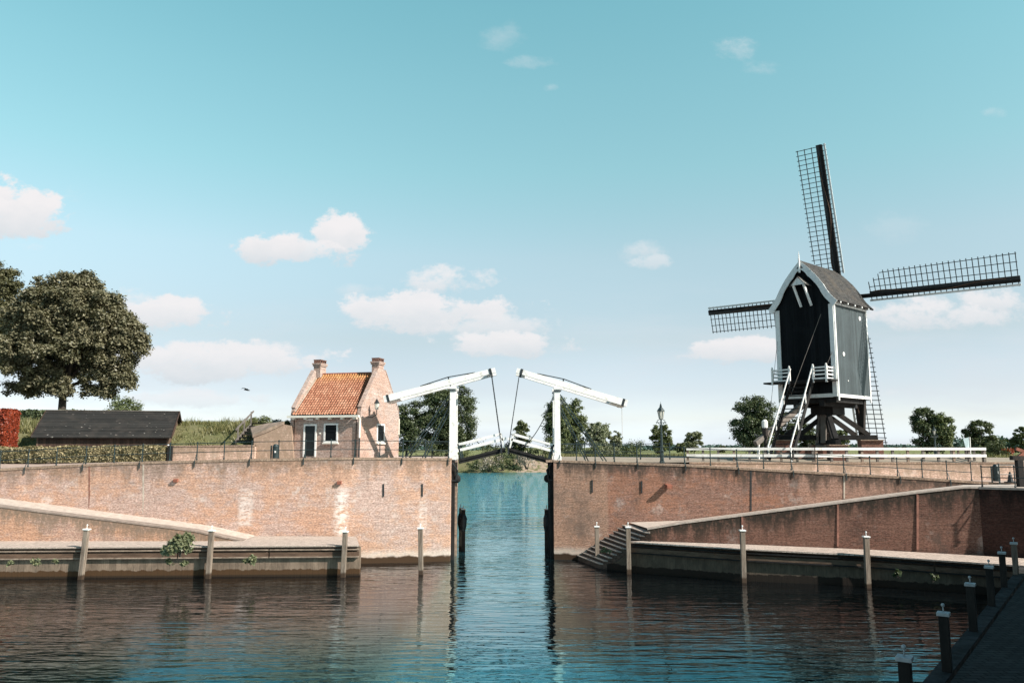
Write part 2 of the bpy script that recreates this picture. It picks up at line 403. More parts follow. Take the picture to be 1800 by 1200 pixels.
M['wood_old'] = plain('weathered_timber', (.24, .18, .14), .85, .35, 2.5, sc=(1, 1, 3), dirt=(.10, .06, .04))
M['wood_brown'] = plain('brown_waling_timber', (.10, .06, .04), .85, .35, 2.0, sc=(.5, 1, 3), dirt=(.06, .035, .025))
M['wood_rust'] = plain('dark_waling_timber', (.10, .065, .045), .85, .4, 3.0, sc=(.5, 1, 3), dirt=(.14, .06, .03))
def post_mat():
    g = G('mooring_post_timber')
    n = g.noise(6, 6, sc=(1.5, 1.5, .18), rough=.7); n2 = g.noise(1.2, 4)
    col = g.mix(g.rng(n, .32, .68), (.11, .082, .064), (.25, .20, .16)); col = g.mix(g.rng(n2, .45, .7, 0, .5), col, (.16, .12, .09))
    z = g.sep(g.pos())[2]; col = g.mix(g.rng(g.math('ADD', z, g.math('MULTIPLY', n2, .3)), .48, .32), col, (.045, .028, .018))
    g.bump(n, .4, .02)
    return g.done(col, .85, .25)
M['post'] = post_mat()
M['post_dark'] = plain('shade_black_post_timber', (.022, .019, .016), .8, .4, 3.0, spec=.25, sc=(1, 1, .3))  # post timber blackened to carry the shade of the near quay
M['wall_corner'] = brick('shade_darkened_brick', (.075, .032, .024), (.05, .022, .017), (.06, .042, .036), top=(.01, .008, .007), damp=.4, seed=12.0)  # corner brick darkened, its shade is put into the colour
M['white'] = plain('white_paint', (.72, .71, .69), .5, .06, 2.2, spec=.4, dirt=(.44, .41, .37), bump=.08)
M['shade_cap'] = plain('shade_greyed_white_cap', (.40, .41, .41), .6, .15, 6.0, dirt=(.22, .22, .21))  # white caps greyed in colour to stand for quay shade, with dirt blotches
M['white_trim'] = plain('white_mill_trim', (.66, .67, .66), .6, .06, 2.5, dirt=(.45, .46, .45))
M['cream'] = plain('cream_paint', (.72, .68, .60), .55, .06, 2.5)
M['black'] = plain('black_ironwork', (.018, .022, .025), .5, .3, 5.0, spec=.4)
M['iron_green'] = plain('dark_green_railing_paint', (.018, .032, .034), .45, .3, 5.0, spec=.45)
M['tar'] = plain('tarred_timber', (.016, .015, .015), .8, .4, 3.0, spec=.2, sc=(1, 1, .3))
M['timber_dark'] = plain('dark_oak', (.030, .026, .024), .8, .4, 3.0, spec=.15, sc=(1, 1, .4), dirt=(.06, .04, .03))
M['timber_grey'] = plain('grey_oak', (.15, .13, .115), .85, .3, 3.0, sc=(1, 1, .4))
M['glass_dark'] = plain('dark_window_glass', (.007, .009, .010), .25, .2, 1.0, spec=.08, bump=0)
M['door'] = plain('black_green_door', (.012, .016, .017), .4, .2, 3.0)
M['rust'] = plain('red_clay_spout', (.24, .09, .06), .8, .3, 6.0)
M['joint'] = plain('dull_rust_joint', (.20, .095, .07), .85, .3, 4.0)
M['soil'] = plain('bare_earth', (.30, .22, .17), .95, .3, 1.2, dirt=(.16, .13, .07))

# ------------------------------------------------------------------ more materials: water, grass, foliage, boards, tiles
def water_mat():
    g = G('harbour_water')
    p = g.pos()
    n1 = g.noise(1.35, 2, sc=(.26, 1.15, 1), rough=.5)
    n2 = g.noise(3.6, 2, sc=(.34, 1.1, 1), rough=.5, off=(3, 1, 0))
    n3 = g.noise(.09, 3, sc=(.6, 1.2, 1), off=(8, 2, 0))
    amp = g.rng(n3, .35, .65, .45, 1.15)
    y = g.sep(p)[1]
    far = g.rng(y, 46, 90, 1.0, 1.5)
    h = g.math('MULTIPLY', g.math('ADD', g.math('MULTIPLY', n1, 1.0), g.math('MULTIPLY', n2, .34)), g.math('MULTIPLY', amp, far))
    n4 = g.noise(.42, 4, sc=(.30, 1.0, 1), rough=.6, off=(11, 7, 0))
    h = g.math('ADD', h, g.math('MULTIPLY', n4, g.rng(y, 48, 90, 0, 8.0)))
    b = g.N.new('ShaderNodeBump'); b.inputs['Strength'].default_value = 1.0; b.inputs['Distance'].default_value = .078
    g.put(b.inputs['Height'], h)
    fr_ = g.N.new('ShaderNodeFresnel'); fr_.inputs['IOR'].default_value = 1.85; g.L.new(b.outputs[0], fr_.inputs['Normal'])
    gl = g.N.new('ShaderNodeBsdfGlossy'); gl.inputs['Roughness'].default_value = .015; g.L.new(b.outputs[0], gl.inputs['Normal'])
    inc = g.sep(g._p.outputs['Incoming'])[2]
    g.L.new(g.mix(g.math('MAXIMUM', g.rng(y, 52, 62), g.math('MULTIPLY', g.rng(g.math('ABSOLUTE', g.math('ADD', g.sep(p)[0], .55)), 3.9, 2.9), g.rng(y, 22, 42))), g.mix(g.rng(inc, .165, .275), (.94, .96, 1.0), (.30, .86, 1.0)), (.74, .98, 1.0)), gl.inputs['Color'])  # bluer gloss tint in the passage strip, colouring the reflected sky
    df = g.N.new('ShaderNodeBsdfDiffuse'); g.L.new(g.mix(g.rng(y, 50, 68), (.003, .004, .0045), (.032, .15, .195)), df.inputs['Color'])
    mx = g.N.new('ShaderNodeMixShader'); g.L.new(g.math('ADD', fr_.outputs[0], g.math('MULTIPLY', g.rng(g.math('ABSOLUTE', g.math('ADD', g.sep(p)[0], .55)), 4.2, 2.9), .16), 0, True), mx.inputs[0]); g.L.new(df.outputs[0], mx.inputs[1]); g.L.new(gl.outputs[0], mx.inputs[2])  # extra gloss painted along the passage strip to brighten its sky reflection
    g.L.new(mx.outputs[0], g.N['Material Output'].inputs[0])
    return g.m
M['water'] = water_mat()
def grass_mat(name, c1, c2, scale=.5):
    g = G(name); n = g.noise(scale, 8, rough=.7); n2 = g.noise(scale * 9, 4)
    col = g.mix(g.rng(n, .35, .65), c1, c2); col = g.mix(g.rng(n2, .4, .7, 0, .5), col, mul(c1, .6))
    if name == 'grassy_bank':
        ps = g.sep(g.pos()); mk = g.math('MULTIPLY', g.rng(ps[0], -.5, 2.5), g.rng(ps[1], 200, 202))
        col = g.mix(g.math('MULTIPLY', mk, g.rng(g.noise(.7, 5), .38, .5)), col, (.29, .22, .17))
    g.bump(n2, .6, .1); return g.done(col, .95, .1)
M['field'] = grass_mat('far_meadow', (.13, .155, .06), (.22, .21, .10), .012)
M['bank'] = grass_mat('grassy_bank', (.10, .11, .045), (.17, .15, .085), .35)
def leaf_mat(name, c1, c2, tr=.25):
    g = G(name)
    r = g.island(); n = g.noise(.55, 3)
    col = g.mix(g.math('ADD', g.math('MULTIPLY', r, .6), g.math('MULTIPLY', g.rng(n, .3, .7), .4)), c1, c2)
    d = g.N.new('ShaderNodeBsdfDiffuse'); t = g.N.new('ShaderNodeBsdfTranslucent'); gl = g.N.new('ShaderNodeBsdfGlossy')
    gl.inputs['Roughness'].default_value = .45; gl.inputs['Color'].default_value = (.35, .35, .35, 1)
    g.L.new(col, d.inputs[0]); g.L.new(g.mix(1, col, (1.2, 1.25, .6), 'MULTIPLY'), t.inputs[0])
    m1 = g.N.new('ShaderNodeMixShader'); m1.inputs[0].default_value = tr; g.L.new(d.outputs[0], m1.inputs[1]); g.L.new(t.outputs[0], m1.inputs[2])
    m2 = g.N.new('ShaderNodeMixShader'); m2.inputs[0].default_value = .06; g.L.new(m1.outputs[0], m2.inputs[1]); g.L.new(gl.outputs[0], m2.inputs[2])
    g.L.new(m2.outputs[0], g.N['Material Output'].inputs[0]); return g.m
M['leaf_olive'] = leaf_mat('olive_brown_leaves', (.095, .094, .054), (.215, .192, .122), .13)
M['leaf_olive2'] = leaf_mat('green_brown_leaves', (.05, .054, .026), (.13, .12, .062), .12)
M['leaf_dark'] = leaf_mat('dark_green_leaves', (.036, .050, .024), (.105, .122, .058), .15)
M['leaf_mid'] = leaf_mat('mid_green_leaves', (.065, .085, .036), (.15, .165, .075), .2)
M['leaf_pale'] = leaf_mat('pale_grey_green_leaves', (.12, .135, .080), (.24, .25, .16), .2)
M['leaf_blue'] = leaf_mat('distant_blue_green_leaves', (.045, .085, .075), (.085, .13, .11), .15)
M['leaf_grey'] = leaf_mat('silvery_willow_leaves', (.17, .145, .115), (.36, .31, .26), .15)
M['leaf_red'] = leaf_mat('copper_red_leaves', (.17, .026, .014), (.32, .065, .028), .2)
M['leaf_hedge'] = leaf_mat('hedge_leaves', (.085, .085, .038), (.42, .34, .20), .12)
M['leaf_weed'] = leaf_mat('weed_leaves', (.075, .095, .045), (.24, .24, .14), .2)
M['grass'] = leaf_mat('long_grass_blades', (.085, .10, .034), (.25, .22, .105), .22)
M['bark'] = plain('dark_bark', (.045, .036, .030), .9, .3, 2.5, sc=(1, 1, .3))
def boards(name, c, w=.2, var=.4, horiz=False, rough=.7):
    g = G(name); u = g.sep(g.uv())[1 if horiz else 0]; v = g.uv()
    k = g.math('DIVIDE', u, w); fr = g.math('FRACT', k)
    wn = g.N.new('ShaderNodeTexWhiteNoise'); wn.noise_dimensions = '1D'; g.L.new(g.math('FLOOR', k), wn.inputs['W'])
    n = g.noise(4, 5, vec=v, sc=((.15, 3, 1) if horiz else (3, .15, 1)), rough=.65); n2 = g.noise(.8, 5)
    col = g.mix(wn.outputs[0], mul(c, 1 - var), mul(c, 1 + var)); col = g.mix(g.rng(n, .4, .7, 0, .6), col, mul(c, .55))
    col = g.mix(g.rng(n2, .45, .7, 0, .4), col, mul(c, 1.5)); col = g.mix(g.rng(fr, .08, .0, 0, .85), col, mul(c, .2))
    g.bump(g.math('ADD', g.rng(fr, .1, 0, 0, -1), g.math('MULTIPLY', n, .3)), .5, .02)
    return g.done(col, rough, .3)
M['mill_board'] = boards('grey_green_weatherboards', (.042, .055, .060), .17, .28)
M['mill_tail'] = boards('black_tarred_weatherboards', (.010, .0115, .013), .19, .3, rough=.95)
M['mill_tail'].node_tree.nodes['Principled BSDF'].inputs['Specular IOR Level'].default_value = .05
M['shed_board'] = boards('dark_brown_shed_boards', (.055, .032, .024), .22, .4)
M['shed_gable'] = boards('brown_shed_gable_boards', (.12, .075, .055), .2, .3)
def roof_mat(name, c, row, w, var=.4, moss=None):
    g = G(name); bt = g.N.new('ShaderNodeTexBrick'); g.L.new(g.uv(), bt.inputs['Vector'])
    bt.inputs['Scale'].default_value = 1; bt.inputs['Brick Width'].default_value = w; bt.inputs['Row Height'].default_value = row; bt.inputs['Mortar Size'].default_value = .012
    g.put(bt.inputs['Color1'], mul(c, 1 - var)); g.put(bt.inputs['Color2'], mul(c, 1 + var)); g.put(bt.inputs['Mortar'], mul(c, .25))
    n = g.noise(1.2, 6, rough=.65); col = g.mix(g.rng(n, .45, .68, 0, .6), bt.outputs[0], moss or mul(c, 1.5))
    sp = g.noise(5, 2); col = g.mix(g.rng(sp, .70, .76, 0, .7), col, (.45, .42, .38)) if name.startswith('black') else col
    g.bump(bt.outputs['Fac'], .5, -.02); return g.done(col, .85, .25)
M['shed_roof'] = roof_mat('black_shingle_roof', (.020, .019, .018), .19, 6.0, .3, (.04, .034, .03))
M['mill_roof'] = roof_mat('grey_brown_shingles', (.046, .043, .041), .14, .16, .5, (.075, .06, .046))
def pantile_mat():
    g = G('orange_pantiles'); u = g.sep(g.uv())
    wn = g.N.new('ShaderNodeTexWhiteNoise'); wn.noise_dimensions = '2D'
    cv = g.N.new('ShaderNodeCombineXYZ'); g.L.new(g.math('FLOOR', g.math('DIVIDE', g.attr('tu'), 1.0)), cv.inputs[0]); g.L.new(g.math('FLOOR', g.attr('tv')), cv.inputs[1])
    g.L.new(cv.outputs[0], wn.inputs['Vector'])
    col = g.mix(wn.outputs[0], (.25, .10, .06), (.36, .175, .11))
    n = g.noise(1.6, 6, rough=.65); col = g.mix(g.rng(n, .50, .72, 0, .6), col, (.48, .30, .21))
    n2 = g.noise(6, 4); col = g.mix(g.rng(n2, .55, .75, 0, .5), col, (.16, .07, .04))
    z = g.sep(g.pos())[2]
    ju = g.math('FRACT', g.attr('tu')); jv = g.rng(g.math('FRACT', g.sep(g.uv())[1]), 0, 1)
    col = g.mix(g.math('MULTIPLY', g.math('MAXIMUM', g.rng(ju, .84, .94), g.rng(ju, .06, .0)), .75), col, (.10, .045, .028))  # dark band at tile edges paints the shadow of each ridge
    lich = g.math('MULTIPLY', g.rng(g.math('ADD', z, g.math('MULTIPLY', n, 1.4)), 12.3, 13.6), .6)
    col = g.mix(lich, col, (.55, .28, .07))
    return g.done(col, .8, .25)
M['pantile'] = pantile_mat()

# ------------------------------------------------------------------ ground, water, banks
def sheet(name, rows, mat, kind='structure', smooth=False):
    """rows: equal-length lists of points"""
    n = len(rows[0]); vs = [tuple(p) for r in rows for p in r]
    fs = [(i * n + j, i * n + j + 1, (i + 1) * n + j + 1, (i + 1) * n + j) for i in range(len(rows) - 1) for j in range(n - 1)]
    me = bpy.data.meshes.new(name); me.from_pydata(vs, [], fs)
    bm = bmesh.new(); bm.from_mesh(me); bmesh.ops.recalc_face_normals(bm, faces=bm.faces)
    if sum(f.normal.z for f in bm.faces) < 0: bmesh.ops.reverse_faces(bm, faces=bm.faces)
    bm.to_mesh(me); bm.free(); auto_uv(me)
    return tag(link(name, me, mat, None, smooth), kind=kind)

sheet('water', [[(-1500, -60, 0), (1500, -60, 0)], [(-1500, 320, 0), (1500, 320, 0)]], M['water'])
rng = np.random.default_rng(5)
# land beyond the river: bank, then flat meadow to the horizon
xs = list(np.linspace(-420, 420, 141)); rows = []
for i, (y, z) in enumerate([(232, -.6), (236, .5), (240, 2.0), (245, 3.5), (252, 4.4), (275, 4.6), (420, 4.6), (1200, 4.8), (8000, 5.0)]):
    wob = 1 if i < 5 else 0; k = 1 if i < 6 else (y / 275.0)
    rows.append([(x * max(1, k), y + wob * (2.5 * math.sin(x * .13) + 1.6 * math.sin(x * .37 + 2)), z + wob * (z > 0) * .35 * math.sin(x * .51 + i)) for x in xs])
# split: bank rows / field rows
sheet('far_bank', rows[:6], M['bank'], smooth=True)
sheet('field', rows[5:], M['field'])

def lerp_px(pts, px, k):
    for a, b in zip(pts, pts[1:]):
        if a[0] <= px <= b[0]:
            t = (px - a[0]) / (b[0] - a[0]); return a[k] + (b[k] - a[k]) * t
    return pts[0][k] if px < pts[0][0] else pts[-1][k]

# tops of the two harbour walls: (photo x, photo y, distance)
WL = [(-520, 824, 52.2), (-90, 824.5, 51.7), (0, 823.5, 51.6), (100, 818, 51.4), (200, 813.5, 51.2), (300, 810.2, 51.0), (450, 806.3, 50.9), (600, 804, 51.0), (700, 804.3, 51.6), (792, 805.5, 52.2)]
WR = [(973, 808.5, 53.0), (1081, 812, 52.6), (1200, 816, 52.0), (1320, 822.7, 51.4), (1483, 831.7, 50.5), (1607, 838.5, 49.8), (1713, 845.5, 49.2), (1830, 853, 48.6)]
LT = [at(*p) for p in WL]; RT = [at(*p) for p in WR]
def on_wall(W, px, dy=0.0):
    return at(px, lerp_px(W, px, 1), lerp_px(W, px, 2)) + Vector((0, dy, 0))

def wall_strip(mb, top, zbot, thick=.7, nrm=(0, 1, 0), cap=True, batter=0.0, sub=1):
    """front face, top and back of a wall running along the points of top"""
    t = [Vector(p) for p in top]
    zb = zbot if isinstance(zbot, (list, tuple)) else [zbot] * len(t)
    n = Vector(nrm).normalized()
    lev = [0, .25, .5, .75, 1.0]
    vs, dr, fs = [], [], []
    for p, z in zip(t, zb):
        for l in lev:
            zz = p.z + (z - p.z) * l
            vs.append((p.x - n.x * batter * l, p.y - n.y * batter * l, zz)); dr.append(p.z - zz + .001)
        vs.append((p.x + n.x * thick, p.y + n.y * thick, p.z)); dr.append(9)
        vs.append((p.x + n.x * thick, p.y + n.y * thick, z)); dr.append(9)
    m = len(lev) + 2
    for i in range(len(t) - 1):
        a, b = i * m, (i + 1) * m
        for j in range(len(lev) - 1): fs.append((a + j, b + j, b + j + 1, a + j + 1))
        fs.append((a, a + 5, b + 5, b)); fs.append((a + 5, a + 6, b + 6, b + 5))
    fs.append(tuple(range(0, m - 2)) + (m - 1, m - 2)); e = (len(t) - 1) * m
    fs.append(tuple(e + j for j in list(range(0, m - 2)) + [m - 1, m - 2]))
    mb.add(vs, fs, dr)

def cope(name, top, parent, w=.5, h=.13, out=.035, mat=None):
    mb = MB()
    for a, b in zip(top, top[1:]):
        a, b = Vector(a), Vector(b); d = (b - a); d.z = 0; d.normalize(); nn = Vector((-d.y, d.x, 0))
        if nn.y < 0 and abs(d.x) > .3: nn = -nn
        vs = []
        for p in (a, b):
            f = p - nn * out; k = p + nn * w
            vs += [(f.x, f.y, p.z - h), (f.x, f.y, p.z + .015), (k.x, k.y, p.z + .015), (k.x, k.y, p.z - h)]
        mb.add(vs, [(0, 1, 5, 4), (1, 2, 6, 5), (2, 3, 7, 6), (3, 0, 4, 7), (0, 3, 2, 1), (4, 5, 6, 7)])
    return mb.build(name, mat or M['coping'], parent, world=True)

# ---- left harbour wall
lw = thing('brick_quay_wall', 'long pale pinkish brick harbour wall with white salt stains, left of the drawbridge', 'wall', LT[5])
mb = MB(); wall_strip(mb, LT, -.6, .7, (.03, 1, 0))
CORL = LT[-1]; CORL2 = Vector((CORL.x + .05, 58.6, CORL.z))
wall_strip(mb, [CORL, CORL2], -.6, .7, (-1, 0, 0))
mb.build('brick_face', M['wall_left'], lw, world=True)
cope('coping', LT, lw); cope('coping', [CORL + Vector((0, .01, 0)), CORL2], lw)
def anchors(parent, W, items, zc, nrm):
    for px, y0, y1 in items:
        p = at(px, y0, lerp_px(W, px, 2)); q = at(px, y1, lerp_px(W, px, 2))
        MB().beam(p + Vector(nrm) * .03, q + Vector(nrm) * .03, .07, .06, up=(0, 1, 0)).build('wall_anchor', M['black'], parent, world=True)
anchors(lw, WL, [(674.5, 850, 872), (742.5, 850, 872)], 0, (0, -1, 0))
for px, py in ((310, 843.5), (597, 847.5)):
    p = at(px, py, lerp_px(WL, px, 2))
    MB().beam(p + Vector((0, .1, .02)), p + Vector((.0, -.2, -.03)), .27, .17).build('drain_spout', M['rust'], lw, world=True)
# joint lines in the brickwork
for px, y0, y1 in ((157, 818, 893), (252, 812, 902)):
    p = at(px, y0, lerp_px(WL, px, 2)); q = at(px, y1, lerp_px(WL, px, 2))
    MB().beam(p, q, .10, .02, up=(0, 1, 0)).build('expansion_joint', M['joint'] if px < 200 else M['concrete'], lw, world=True)

# ---- right harbour wall
rw = thing('brick_quay_wall', 'red brick harbour wall under the railing, right of the drawbridge, sloping down to the right', 'wall', RT[2])
mb = MB(); wall_strip(mb, RT, -.6, .7, (.08, 1, 0))
CORR = RT[0]; CORR2 = Vector((CORR.x + .05, 59.5, CORR.z))
wall_strip(mb, [CORR, CORR2], -.6, .7, (1, 0, 0))
mb.build('brick_face', M['wall_right'], rw, world=True)
cope('coping', RT, rw); cope('coping', [CORR + Vector((0, .01, 0)), CORR2], rw)
anchors(rw, WR, [(1041, 843, 865), (1128, 845, 866)], 0, (0, -1, 0))
p = at(1173, 853, lerp_px(WR, 1173, 2))
MB().beam(p + Vector((0, .1, .03)), p + Vector((.06, -.5, -.06)), .34, .2).build('drain_spout', M['rust'], rw, world=True)
for px, y0, y1 in ((1320, 824, 897), (1484, 833, 876)):
    p = at(px, y0, lerp_px(WR, px, 2)); q = at(px, y1, lerp_px(WR, px, 2))
    MB().beam(p, q, .09, .02, up=(0, 1, 0)).build('expansion_joint', M['concrete'] if px > 1400 else M['black'], rw, world=True)

# ---- land on the left: paved path, mound
path_rows = []
hx = np.linspace(0, len(LT) - 1, 60)
def lt(t):
    i = min(int(t), len(LT) - 2); return LT[i].lerp(LT[i + 1], t - i)
for dy, dz in ((.35, .0), (2, .0), (5, -.02), (9, .0), (16, .0), (24, 0), (28, -2.2), (31, -7)):
    row = []
    for t in hx:
        p = lt(t); base = p.z if dy < 1 else p.z + (6.35 - p.z) * min(1, dy / 9)
        k = 0 if dy < 1 else 1
        row.append((min(p.x, -.0727 * (p.y + dy)) if dy > 5 else p.x, p.y + dy, base + dz * k))
    path_rows.append(row)
sheet('path', path_rows, M['paving'])
mrows = []
for yy, z in ((57.6, 6.05), (58.6, 6.7), (60.2, 7.6), (62.2, 8.6), (63.6, 9.0), (66, 9.05), (80, 9.05), (88, 8.0), (100, 1.0), (104, -1)):
    row = []
    for x in np.linspace(-110, -16.3, 70):
        b = .18 * math.sin(x * .9 + yy) + .12 * math.sin(x * 2.3 + yy * 1.7)
        end = max(0.0, min(1.0, (-16.2 - x) / 2.5))
        zz = 6.05 + (z + b - 6.05) * (end if z > 6.1 else 1)
        row.append((x, yy + .25 * math.sin(x * 1.3), zz if yy < 99 else z))
    mrows.append(row)
mound = sheet('grass_mound', mrows, M['bank'], smooth=True)
def mound_z(x, y):
    prof = ((57.6, 6.05), (58.6, 6.7), (60.2, 7.6), (62.2, 8.6), (63.6, 9.0), (66, 9.05), (80, 9.05), (88, 8.0))
    z = float(np.interp(y, [a for a, b in prof], [b for a, b in prof]))
    end = max(0.0, min(1.0, (-16.2 - x) / 2.5)); return 6.05 + (z - 6.05) * end
# long grass on the mound
def grass(name, pts, h0, h1, w, mat, lean=.35):
    P = np.asarray(pts, dtype=np.float32); n = len(P)
    a = rng.uniform(0, 6.283, n); h = rng.uniform(h0, h1, n)
    dx, dy = np.cos(a) * w / 2, np.sin(a) * w / 2
    l = rng.normal(0, lean, (n, 2)) * h[:, None]
    V = np.empty((n, 3, 3), dtype=np.float32)
    V[:, 0] = P + np.stack([-dx, -dy, np.zeros(n)], 1); V[:, 1] = P + np.stack([dx, dy, np.zeros(n)], 1)
    V[:, 2] = P + np.stack([l[:, 0], l[:, 1], h], 1)
    return np_mesh(name, V.reshape(-1, 3), 3, mat)
pts = []
while len(pts) < 26000:
    x = rng.uniform(-48, -16.8); y = rng.uniform(57.8, 69)
    if math.sin(x * .8 + 1.3 * y) + math.sin(x * 2.1 - y) + rng.normal(0, .7) < -.5: continue
    pts.append((x, y, mound_z(x, y) - .05))
tag(grass('long_grass', pts, .12, .45, .085, M['grass']), 'long tufted grass covering the earth mound behind the shed', 'grass', kind='stuff')

pts = []
while len(pts) < 3500:
    x = rng.uniform(-48, -17.2); y = rng.uniform(61.5, 65)
    if math.sin(x * 1.1) + math.sin(x * 2.7 + 1) + rng.normal(0, .5) < .4: continue
    pts.append((x, y, mound_z(x, y) - .05))
tag(grass('tall_weeds', pts, .25, .8, .07, M['grass']), 'tall seeding weeds along the crest of the mound', 'weeds', kind='stuff')

# ---- land on the right
YW = 53.55     # line of the low yard wall
yard_z = 6.22
rx = np.linspace(0, len(RT) - 1, 50)
def rt(t):
    i = min(int(t), len(RT) - 2); return RT[i].lerp(RT[i + 1], t - i)
wr = []
for k in (0, .5, 1):
    wr.append([(p.x * (1 + .0 * k), p.y + .35 + (YW + .1 - p.y - .35) * k, p.z if k == 0 else min(p.z + .02, yard_z - .03)) for p in (rt(t) for t in rx)])
sheet('walkway', wr, M['paving'])
yx = np.linspace(RT[0].x - .02, 62, 50)
yr = []
for y, z in ((YW + .12, yard_z), (56, yard_z + .05), (60, 6.4), (66, 6.45), (76, 6.3), (80, 4.0), (86, -1)):
    yr.append([(max(x, .0548 * y if y > 58 else x), y, z - (max(0, x - 34) * .012 if y > 56 else 0)) for x in yx])
sheet('mill_yard', yr[:5], plain('sandy_yard_gravel', (.27, .22, .175), .95, .2, 1.5, dirt=(.22, .21, .12)))
sheet('river_bank', yr[4:], M['bank'])
pts = [(rng.uniform(3, 45), rng.uniform(68, 77), 6.25) for _ in range(9000)]
tag(grass('rough_grass', pts, .15, .5, .1, M['grass']), 'rough grass along the far edge of the mill yard', 'grass', kind='stuff')

# ---- low yard wall on the right, under the white fence
yw0 = at(1212, 820, YW).x; yw1 = at(1795, 820, YW).x
yw = thing('yard_wall', 'low pinkish brick retaining wall below the white rail fence by the mill', 'wall', (yw0, YW, 5))
mb = MB(); ytop = [Vector((x, YW, yard_z)) for x in np.linspace(yw0, yw1, 8)]
wall_strip(mb, ytop, 4.4, .4); mb.build('brick_face', M['wall_low'], yw, world=True)
cope('coping', ytop, yw, .35, .1)

# ---- the right ramp, its retaining wall and the harbour corner
RW = [(1138, 928.5, 47.6), (1200, 918, 47.2), (1305, 904.5, 46.5), (1483, 881.5, 45.2), (1610, 865, 44.3), (1693, 855.8, 43.7), (1720, 855.8, 43.5)]
RR = [at(*p) for p in RW]
CZ = RR[-1].z
c2 = Vector((27.9, 41.7, CZ)); c3 = Vector((44, 29.6, CZ))
lwl = thing('ramp_wall', 'dark red brick retaining wall of the ramp, black stained along its top, right of the water steps', 'wall', RR[3])
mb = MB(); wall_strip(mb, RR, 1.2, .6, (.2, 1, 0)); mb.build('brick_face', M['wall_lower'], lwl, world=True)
mb = MB(); wall_strip(mb, [RR[-1], c2, c3], 1.2, .6, (.6, .8, 0)); mb.build('corner_face', M['wall_corner'], lwl, world=True)['label'] = 'brick face around the corner, its shade painted into the colour'
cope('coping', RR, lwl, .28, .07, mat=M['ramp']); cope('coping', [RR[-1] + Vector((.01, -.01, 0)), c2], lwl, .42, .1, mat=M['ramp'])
for px, y0, y1 in ((1305, 907, 955), (1473, 885, 960), (1613, 868, 965)):
    p = at(px, y0, lerp_px(RW, px, 2)); q = at(px, y1, lerp_px(RW, px, 2))
    MB().beam(p, q, .12, .02, up=(0, 1, 0)).build('expansion_joint', M['joint'], lwl, world=True)
STX = at(1100, 917, 51.8)
rampb, rampf = [], []
for (px, py, Y), p in zip(RW, RR):
    rampf.append(p + Vector((0.05, .3, -.01)))
    pb = px + (0 if px > 1200 else -33 + (px - 1138) * .5); b = on_wall(WR, pb); yb_ = lerp_px([(1105, 917.5), (1200, 914.3), (1305, 901), (1483, 877.5), (1610, 861.2), (1693, 851.8), (1720, 851.5)], pb, 1); q = at(pb, yb_, b.y - .05); rampb.append(q)
rampf += [c2 + Vector((.3, .2, -.01)), c3 + Vector((.3, .2, -.01))]; rampb += [Vector((36, 49.5, CZ)), Vector((60, 49.5, CZ))]
sheet('ramp', [rampf, rampb], M['ramp'])
# platform behind the corner up to the yard wall
sheet('platform', [[(RT[-2].x, RT[-2].y + .3, CZ - .012), (62, 49.3, CZ - .012)], [(RT[-2].x, YW + .05, CZ - .012), (62, YW + .05, CZ - .012)]], M['paving'])

# ---- left ramp
LRf = [(-440, 832, 48.6), (-60, 882, 48.3), (0, 889.5, 48.2), (120, 904.5, 48.2), (250, 920.5, 48.2), (340, 932, 48.2), (425, 943.5, 48.2)]
LF = [at(*p) for p in LRf]
QZ = 1.72
LF[-1].z = QZ + .02
lrw = thing('ramp_wall', 'low pinkish brick wall of the sloping ramp on the left quay', 'wall', LF[3])
mb = MB(); wall_strip(mb, LF, QZ - .3, .5); mb.build('brick_face', M['wall_ramp'], lrw, world=True)
cope('coping', LF, lrw, .8, .06, mat=plain('grey_brown_ramp_kerb', (.26, .205, .175), .9, .25, 3.0, dirt=(.15, .12, .09)))
rb = []
for (px, py, Y), p in zip(LRf, LF): rb.append(Vector((p.x, lerp_px(WL, px, 2) - .02, p.z + .03)))
rb[-1].z = QZ + .02
sheet('ramp', [[p + Vector((0, .3, -.02)) for p in LF], rb], M['ramp'])

# ---- quays
def quay(label, front, zdeck, back, mats, beams=True):
    """front: list of (x, y) along the edge; back: matching points; zdeck per point"""
    t = thing('quay', label, 'quay', (front[0][0], front[0][1], 0))
    n = len(front)
    mb = MB()     # paved deck slab
    vs = []; 
    for (x, y), (bx, by), z in zip(front, back, zdeck): vs += [(x, y, z), (x, y, z - .07), (bx, by, z), (bx, by, z - .07)]
    fs = []
    for i in range(n - 1):
        a, b = 4 * i, 4 * i + 4; fs += [(a, b, b + 2, a + 2), (a, a + 1, b + 1, b), (a + 1, a + 3, b + 3, b + 1)]
    fs += [(0, 2, 3, 1), (4 * n - 4, 4 * n - 3, 4 * n - 1, 4 * n - 2)]
    mb.add(vs, fs); mb.build('paved_deck', mats[0], t, world=True)
    def off(i, d):
        a = Vector((*front[max(i - 1, 0)], 0)); b = Vector((*front[min(i + 1, n - 1)], 0)); e = (b - a).normalized(); nn = Vector((-e.y, e.x, 0))
        if nn.y < 0: nn = -nn
        return Vector((*front[i], 0)) + nn * d
    mb = MB(); ins = .30; cols = []
    for i in range(n): p = off(i, ins); cols.append(Vector((p.x, p.y, zdeck[i] - .13)))
    wall_strip(mb, cols, -1.0, .4); mb.build('pile_wall', mats[1], t, world=True)
    for i in range(n - 1):
        for nm, d0, z0, w, h, mm in (('edge_beam', .15, -.23, .24, .06, mats[3]), ('waling', .245, -.48, .26, .25, mats[2]), ('ledge', .245, -.64, .30, .07, mats[3])):
            a, b = off(i, d0), off(i + 1, d0)
            a.z = zdeck[i] + z0; b.z = zdeck[i + 1] + z0
            d = (b - a).normalized()
            MB().beam(a + d * .04, b - d * .04, w, h).build(nm, mm, t, world=True)
    return t
